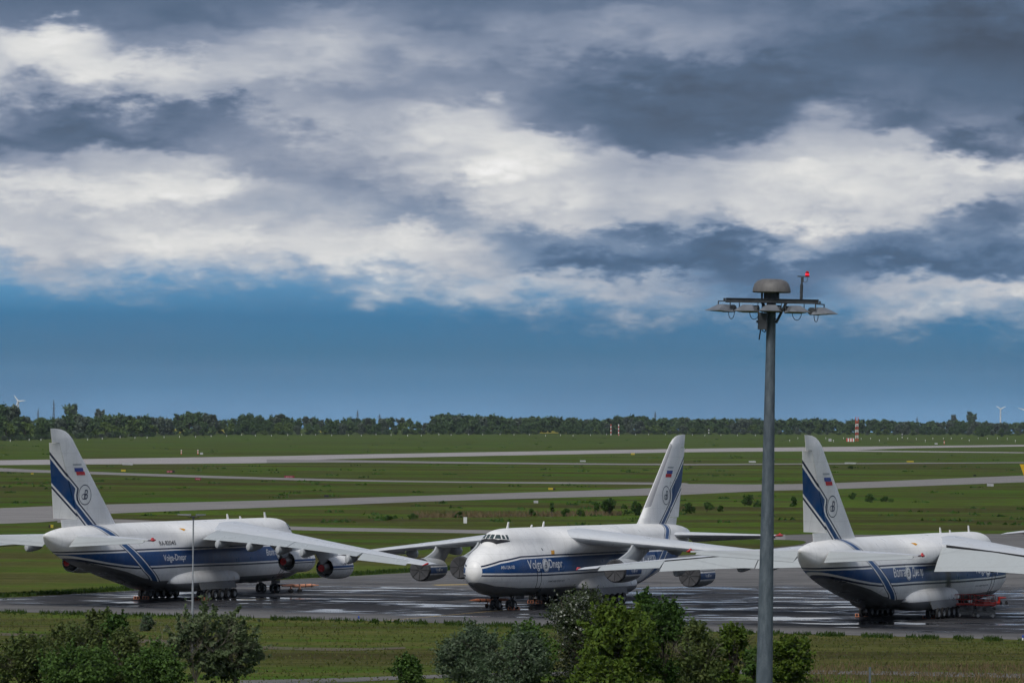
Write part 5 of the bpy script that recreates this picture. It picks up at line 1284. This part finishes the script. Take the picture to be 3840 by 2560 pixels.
def striped_pole(u, v0, v1, label, r=.25, n=6, cols=(None, None), cat='pole', name='striped_pole', wide=None):
    p = ground_at(u, v1); k = p.y / F_PX; h = (v1 - v0) * k; o = empty(name, (p.x, p.y, 0), label=label, cat=cat, group='striped poles on the airfield'); 
    for i in range(n):
        mb = MB(); mb.lathe([(r, h * i / n), (r, h * (i + 1) / n)], n=8); link('band', mb.mesh('band', cols[i % 2]), o)
    return o
M_sr = material('signal_red', col=(.55, .05, .02), rough=.5); M_sw = material('signal_white', col=(.75, .75, .73), rough=.5)
striped_pole(2291, 1590, 1631, 'left of two tall red and white poles by the far trees', .5, 6, (M_sw, M_sr)); striped_pole(2320, 1590, 1632, 'right of two tall red and white poles by the far trees', .5, 6, (M_sr, M_sw)); striped_pole(2658, 1604, 1630, 'black and white pole by the far fence left of the mast', .5, 5, (M_bsign, M_sw))
striped_pole(680, 1686, 1703, 'left of two short striped light posts on the far grass', .3, 4, (M_sr, M_sw)); striped_pole(742, 1686, 1703, 'right of two short striped light posts on the far grass', .3, 4, (M_sr, M_sw)); striped_pole(3383, 1619, 1648, 'thin striped post right of the lattice mast', .3, 5, (M_bsign, M_sw)); striped_pole(3541, 1652, 1664, 'short red and white post on the far right grass', .4, 3, (M_sr, M_sw))
# lattice mast and striped hut
p = ground_at(3213, 1654); k = p.y / F_PX
lm = empty('lattice_mast', (p.x, p.y, 0), label='red and white lattice antenna mast on the far right grass', cat='antenna mast'); hh = 76 * k; w = 9 * k
for i in range(7):
    mb = MB(); z0, z1 = hh * i / 7, hh * (i + 1) / 7
    for sx in (-1, 1):
        for sy in (-1, 1): mb.tube([(sx * w / 2, sy * w / 2, z0), (sx * w / 2, sy * w / 2, z1)], .2, 5)
    mb.tube([(-w / 2, -w / 2, z0), (w / 2, -w / 2, z1)], .12, 5); mb.tube([(w / 2, -w / 2, z0), (-w / 2, -w / 2, z1)], .12, 5); mb.box((0, 0, z1 - .15), (w * 1.2, w, .3))
    link('lattice_section', mb.mesh('lattice_section', (M_sr, M_sw)[i % 2]), lm)
for sx in (-1, 1): mb = MB(); mb.tube([(sx * w / 2, 0, hh), (sx * w / 2, 0, 92 * k)], .3, 5); link('antenna', mb.mesh('antenna', M_sr), lm)
p = ground_at(3188, 1655); hut = empty('striped_hut', (p.x, p.y, 0), label='small red and white striped hut beside the lattice mast', cat='hut'); w = 28 * k; h = 13 * k
for i in range(6):
    mb = MB(); mb.box((w * ((i + .5) / 6 - .5), 0, h * .47), (w / 6, w * .5, h * .94)); link('wall_panel', mb.mesh('wall_panel', (M_sr, M_sw)[i % 2]), hut)
mb = MB(); mb.box((0, 0, h * .97), (w * 1.04, w * .54, h * .07)); link('roof', mb.mesh('roof', M_panel), hut)
# marker posts and runway lights
def marker_mesh():
    mb = MB(); mb.lathe([(.28, 0), (.26, .9), (.18, 1.0), (.3, 1.05), (.3, 1.35), (.1, 1.5)], n=8); return mb.mesh('marker_post', M_sw)
for i, uu in enumerate(list(range(45, 2500, 57)) + list(range(2590, 2860, 60))):
    p = ground_at(uu + rt.uniform(-8, 8), bl(uu) + 1.5 + rt.uniform(-1, 5)); o = link('marker_post', shared('marker', marker_mesh), None, (p.x, p.y, 0), label='%s white marker post from the left along the far fence' % ordinal(i + 1), cat='marker post', group='white marker posts along the far fence'); o.scale = (.9, .9, 1.0)
def rlight_mesh():
    mb = MB(); mb.lathe([(.35, 0), (.12, .2), (.12, 1.2), (.42, 1.25), (.42, 1.8), (.15, 1.95)], n=8); return mb.mesh('runway_light', M_sw)
for i in range(26):
    p = ground_at(2958 + i * 34 + rt.uniform(-4, 4), 1647 + rt.uniform(-1, 2) + (8 if i % 5 == 0 else 0)); o = link('runway_light', shared('rl', rlight_mesh), None, (p.x, p.y, 0), label='%s white approach light from the left on the far right grass' % ordinal(i + 1), cat='runway light', group='approach lights on the far right grass'); o.scale = (.8, .8, .9)
# far fence: posts and wire
fe = empty('airfield_fence', tuple(ground_at(1900, 1627)), label='thin dark wire fence along the foot of the far trees', cat='fence')
mb = MB(); ctr = fe.location.copy()
pts = [ground_at(u, bl(u) - .5) - ctr for u in np.arange(-40, 3900, 8)]
for q in pts: mb.box((q.x, q.y, 1.3), (.16, .16, 2.6))
o = link('fence_posts', mb.mesh('fence_posts', M_beam, None), fe); o['kind'] = 'stuff'
mb = MB()
for z in (.5, 1.3, 2.1, 2.6): mb.tube([(q.x, q.y, z) for q in pts[::4]], .05, 4, cap=False)
link('fence_wire', mb.mesh('fence_wire', M_beam), fe)
# wind turbines and pylons beyond the trees
M_turb = material('turbine_white', col=(.70, .71, .72), rough=.5)
def turbine(u, v_hub, v_base, blade, Y, a0, label):
    hub = at_dist(u, v_hub, Y); zb = at_dist(u, v_base, Y).z - 25; k = Y / F_PX
    o = empty('wind_turbine', (hub.x, Y, zb), label=label, cat='wind turbine'); H_ = hub.z - zb
    mb = MB(); mb.lathe([(2.6, 0), (1.7, H_)], n=12); link('tower', mb.mesh('tower', M_turb), o)
    mb = MB(); mb.box((0, 1, H_), (4, 9, 4)); link('nacelle', mb.mesh('nacelle', M_turb), o)
    mb = MB(); mb.lathe([(.001, -6.5), (1.8, -5), (2.0, -3)], c=(0, 0, H_), axis='Y', n=12); hb = link('hub', mb.mesh('hub', M_turb), o)
    for i in range(3):
        a = a0 + i * 2 * math.pi / 3; L_ = blade * k; dx, dz = math.sin(a), math.cos(a)
        mb = MB(); rings = []
        for t, c in ((0, 2.2), (.12, 3.6), (.4, 2.9), (.75, 1.9), (1, .6)):
            cx, cz = dx * L_ * t, dz * L_ * t; rings.append([(cx + dz * c / 2, -4.2, H_ + cz - dx * c / 2), (cx, -4.8, H_ + cz), (cx - dz * c / 2, -4.2, H_ + cz + dx * c / 2), (cx, -3.9, H_ + cz)])
        mb.loft(rings); link('blade', mb.mesh('blade', M_turb), o)
turbine(69, 1504, 1551, 28, 11000, -.62, 'white wind turbine on the far left skyline'); turbine(3752, 1533, 1579, 22, 14000, -1.0, 'white wind turbine on the right skyline'); turbine(3850, 1540, 1585, 36, 12000, -1.25, 'white wind turbine partly cut by the right edge')
M_pyl2 = material('pylon_steel', col=(.10, .13, .16), rough=.7)
def pylon(u, v0, v1, label, Y=8500, wpx=9):
    t = at_dist(u, v0, Y); zb = at_dist(u, v1, Y).z - 10; k = Y / F_PX; H_ = t.z - zb; w = wpx * k
    o = empty('power_pylon', (t.x, Y, zb), label=label, cat='pylon', group='power pylons beyond the trees'); mb = MB()
    for sx in (-1, 1): mb.tube([(sx * w / 2, 0, 0), (sx * w * .16, 0, H_ * .62), (0, 0, H_)], .55, 4)
    for i in range(6):
        z0, z1 = H_ * i / 7, H_ * (i + 1) / 7; a, b = w / 2 * (1 - i / 7.2), w / 2 * (1 - (i + 1) / 7.2); mb.tube([(-a, 0, z0), (b, 0, z1)], .35, 4); mb.tube([(a, 0, z0), (-b, 0, z1)], .35, 4)
    link('lattice', mb.mesh('lattice', M_pyl2), o); mb = MB()
    for z, ww in ((.62, 1.5), (.78, 1.1)): mb.tube([(-w * ww / 2, 0, H_ * z), (w * ww / 2, 0, H_ * z)], .45, 4)
    link('cross_arms', mb.mesh('cross_arms', M_pyl2), o); return o
pylon(202, 1497, 1562, 'tall power pylon above the trees left of the left fin', 7500); pylon(143, 1530, 1568, 'short power pylon left of the tall one', 9500, 8); pylon(1341, 1537, 1565, 'power pylon on the skyline left of centre'); pylon(1423, 1551, 1568, 'small squat pylon on the skyline left of centre', 9500, 10); pylon(2457, 1541, 1566, 'power pylon on the skyline right of the middle'); pylon(3439, 1563, 1578, 'small pylon on the right skyline', 9500, 8)
# dry fence post by the road
p = at_dist(3262, 2499, 366); o = empty('fence_post', (p.x, 366, 0), label='grey metal fence post with a stay wire at the lower right edge', cat='fence post')
mb = MB(); mb.box((0, 0, p.z / 2), (.17, .12, p.z)); link('post', mb.mesh('post', M_galv), o); mb = MB(); mb.tube([(-.05, 0, p.z * .62), (-1.0, 0, p.z * .28), (-1.6, 0, .05)], .012, 5); link('stay_wire', mb.mesh('stay_wire', M_beam), o)
M_bluem = material('blue_marker', col=(.02, .06, .35), rough=.5)
for u, v, lb in ((3836, 2399, 'small blue taxi edge light at the right end of the apron edge'), (1345, 2327, 'small blue taxi edge light on the apron edge left of centre')):
    p = ground_at(u, v); o = empty('edge_light', (p.x, p.y, 0), label=lb, cat='edge light'); mb = MB(); mb.lathe([(.10, 0), (.10, .25)], n=10); link('base', mb.mesh('base', M_sw), o); mb = MB(); mb.lathe([(.09, .25), (.09, .5), (.03, .56)], n=10); link('lens', mb.mesh('lens', M_bluem), o)
# painted apron markings and field patches
def stripe(u0, v0, u1, v1, wm, mat, name='apron_marking'):
    a, b = ground_at(u0, v0, .024), ground_at(u1, v1, .024); d = (b - a); n = Vector((-d.y, d.x, 0)).normalized() * wm / 2
    link(name, mk(name, [a - n, b - n, b + n, a + n], [(0, 1, 2, 3)], mat), kind='structure')
stripe(900, 2247, 1010, 2243, .9, M_ypaint); stripe(1630, 2192, 1760, 2190, 2.2, M_ypaint); stripe(1440, 2326, 2000, 2276, .25, M_ypaint)
M_rape = material('rapeseed_bloom', col=(.26, .23, .03), rough=1.0, var=.2, vscale=.02, spec=.05)
for i, (u0, u1, v0, v1) in enumerate(((560, 700, 1606, 1622), (800, 845, 1610, 1622), (2025, 2125, 1611, 1624), (1200, 1245, 1612, 1620))):
    sheet('rapeseed_field', [(u0, v1), (u1, v1), (u1, v0), (u0, v0)], .3, M_rape)
M_dirt = material('bare_dirt', lambda g, b: (g.put(b.inputs['Base Color'], g.mix(g.rng(g.noise(g.scale(g.pos(), (.25, .25, .25)), 1, 4), .35, .65), (.080, .052, .034), (.070, .078, .026))), b.inputs['Roughness'].__setattr__('default_value', 1.0)))
band('dirt_track', [(-100, 2368), (150, 2376), (400, 2392), (700, 2400), (1000, 2421), (1300, 2428), (1520, 2424)], [(-100, 2378), (150, 2386), (400, 2403), (700, 2414), (1000, 2432), (1300, 2438), (1520, 2430)], .03, M_dirt)
# a fourth plane of the same kind stands mostly out of the picture to the right
def copy_tree(o, parent=None):
    c = o.copy(); COL.objects.link(c)
    if parent is not None: c.parent = parent
    for ch in o.children: copy_tree(ch, c)
    return c
frD = copy_tree(frB); tipB = frB.matrix_world.copy()
bpy.context.view_layer.update()
q = frB.matrix_world @ Vector((42.0 - 34, 36.7, 5.3)); tgt = at_dist(3766, 1987, 17000 * (CAM_H - 5.3) / (1987 - 1560))
frD.location = frB.location + Vector((tgt.x - q.x, tgt.y - q.y, 0)); frD['label'] = 'cargo plane mostly outside the right edge, only its grey wing tip showing'

# yellow freighter beyond the right edge: the rear corner of its fin reaches into the picture
M_yel = material('yellow_aircraft_paint', col=(.60, .36, .01), rough=.4, var=.08, vscale=.5)
q = at_dist(3824, 1740, 880); yf = empty('yellow_freighter', (q.x, 880, 0), (0, 0, 0), label='yellow tail fin corner of a jet beyond the right edge', cat='aircraft')
zt_ = q.z
mb = MB(); mb.loft([[(x0, .18, z), (x1, .10, z), (x1, -.10, z), (x0, -.18, z)] for x0, x1, z in ((.0, 2.6, zt_), (2.8, 8.6, zt_ - 7.4))]); link('fin', mb.mesh('fin', M_yel), yf)
mb = MB(); zc = zt_ - 8.6; mb.lathe([(.1, 2.2), (1.0, 4), (1.75, 8), (1.9, 14), (1.9, 38), (1.6, 42), (.9, 44), (.1, 45)], c=(0, 0, zc), axis='X', n=24); link('fuselage', mb.mesh('fuselage', M_yel, 50), yf)
mb = MB()
for sd in (1, -1): mb.add([(4.5, sd * 1, zc + .6), (8.5, sd * 1, zc + .6), (3.2, sd * 7, zc + .9), (5.0, sd * 7, zc + .9), (4.5, sd * 1, zc + .9), (8.5, sd * 1, zc + .9), (3.2, sd * 7, zc + 1.0), (5.0, sd * 7, zc + 1.0)], [(0, 1, 3, 2), (4, 6, 7, 5), (0, 4, 5, 1), (2, 3, 7, 6), (0, 2, 6, 4), (1, 5, 7, 3)])
link('tailplane', mb.mesh('tailplane', M_yel), yf)
mb = MB()
for sd in (1, -1): mb.add([(18, sd * 1.5, zc - 1), (26, sd * 1.5, zc - 1), (15, sd * 18, zc), (17.5, sd * 18, zc), (18, sd * 1.5, zc - .5), (26, sd * 1.5, zc - .5), (15, sd * 18, zc + .15), (17.5, sd * 18, zc + .15)], [(0, 1, 3, 2), (4, 6, 7, 5), (0, 4, 5, 1), (2, 3, 7, 6), (0, 2, 6, 4), (1, 5, 7, 3)])
link('wing', mb.mesh('wing', M_panel), yf)
mb = MB()
for x, yy in ((38, 0), (20, 3.5), (20, -3.5)): mb.tube([(x, yy, zc - 1), (x, yy, .5)], .15, 8); mb.lathe([(.001, -.3), (.5, -.3), (.5, .3), (.001, .3)], c=(x, yy, .5), axis='Y', n=14)
link('landing_gear', mb.mesh('landing_gear', M_dark), yf)

# ---------------------------------------------------------------- air between here and the far trees
mh = bpy.data.materials.new('haze'); mh.use_nodes = True; nt_ = mh.node_tree; nt_.nodes.remove(nt_.nodes['Principled BSDF'])
pv = nt_.nodes.new('ShaderNodeVolumePrincipled'); pv.inputs['Color'].default_value = (.72, .82, .95, 1); pv.inputs['Density'].default_value = 1.7e-5; pv.inputs['Anisotropy'].default_value = .2
nt_.links.new(pv.outputs[0], nt_.nodes['Material Output'].inputs['Volume'])
mb = MB(); mb.box((0, 8000, 60), (19000, 17000, 240)); link('haze', mb.mesh('haze', mh, None), kind='stuff', label='thin pale air over the airfield', cat='haze')
scene.cycles.volume_bounces = 0
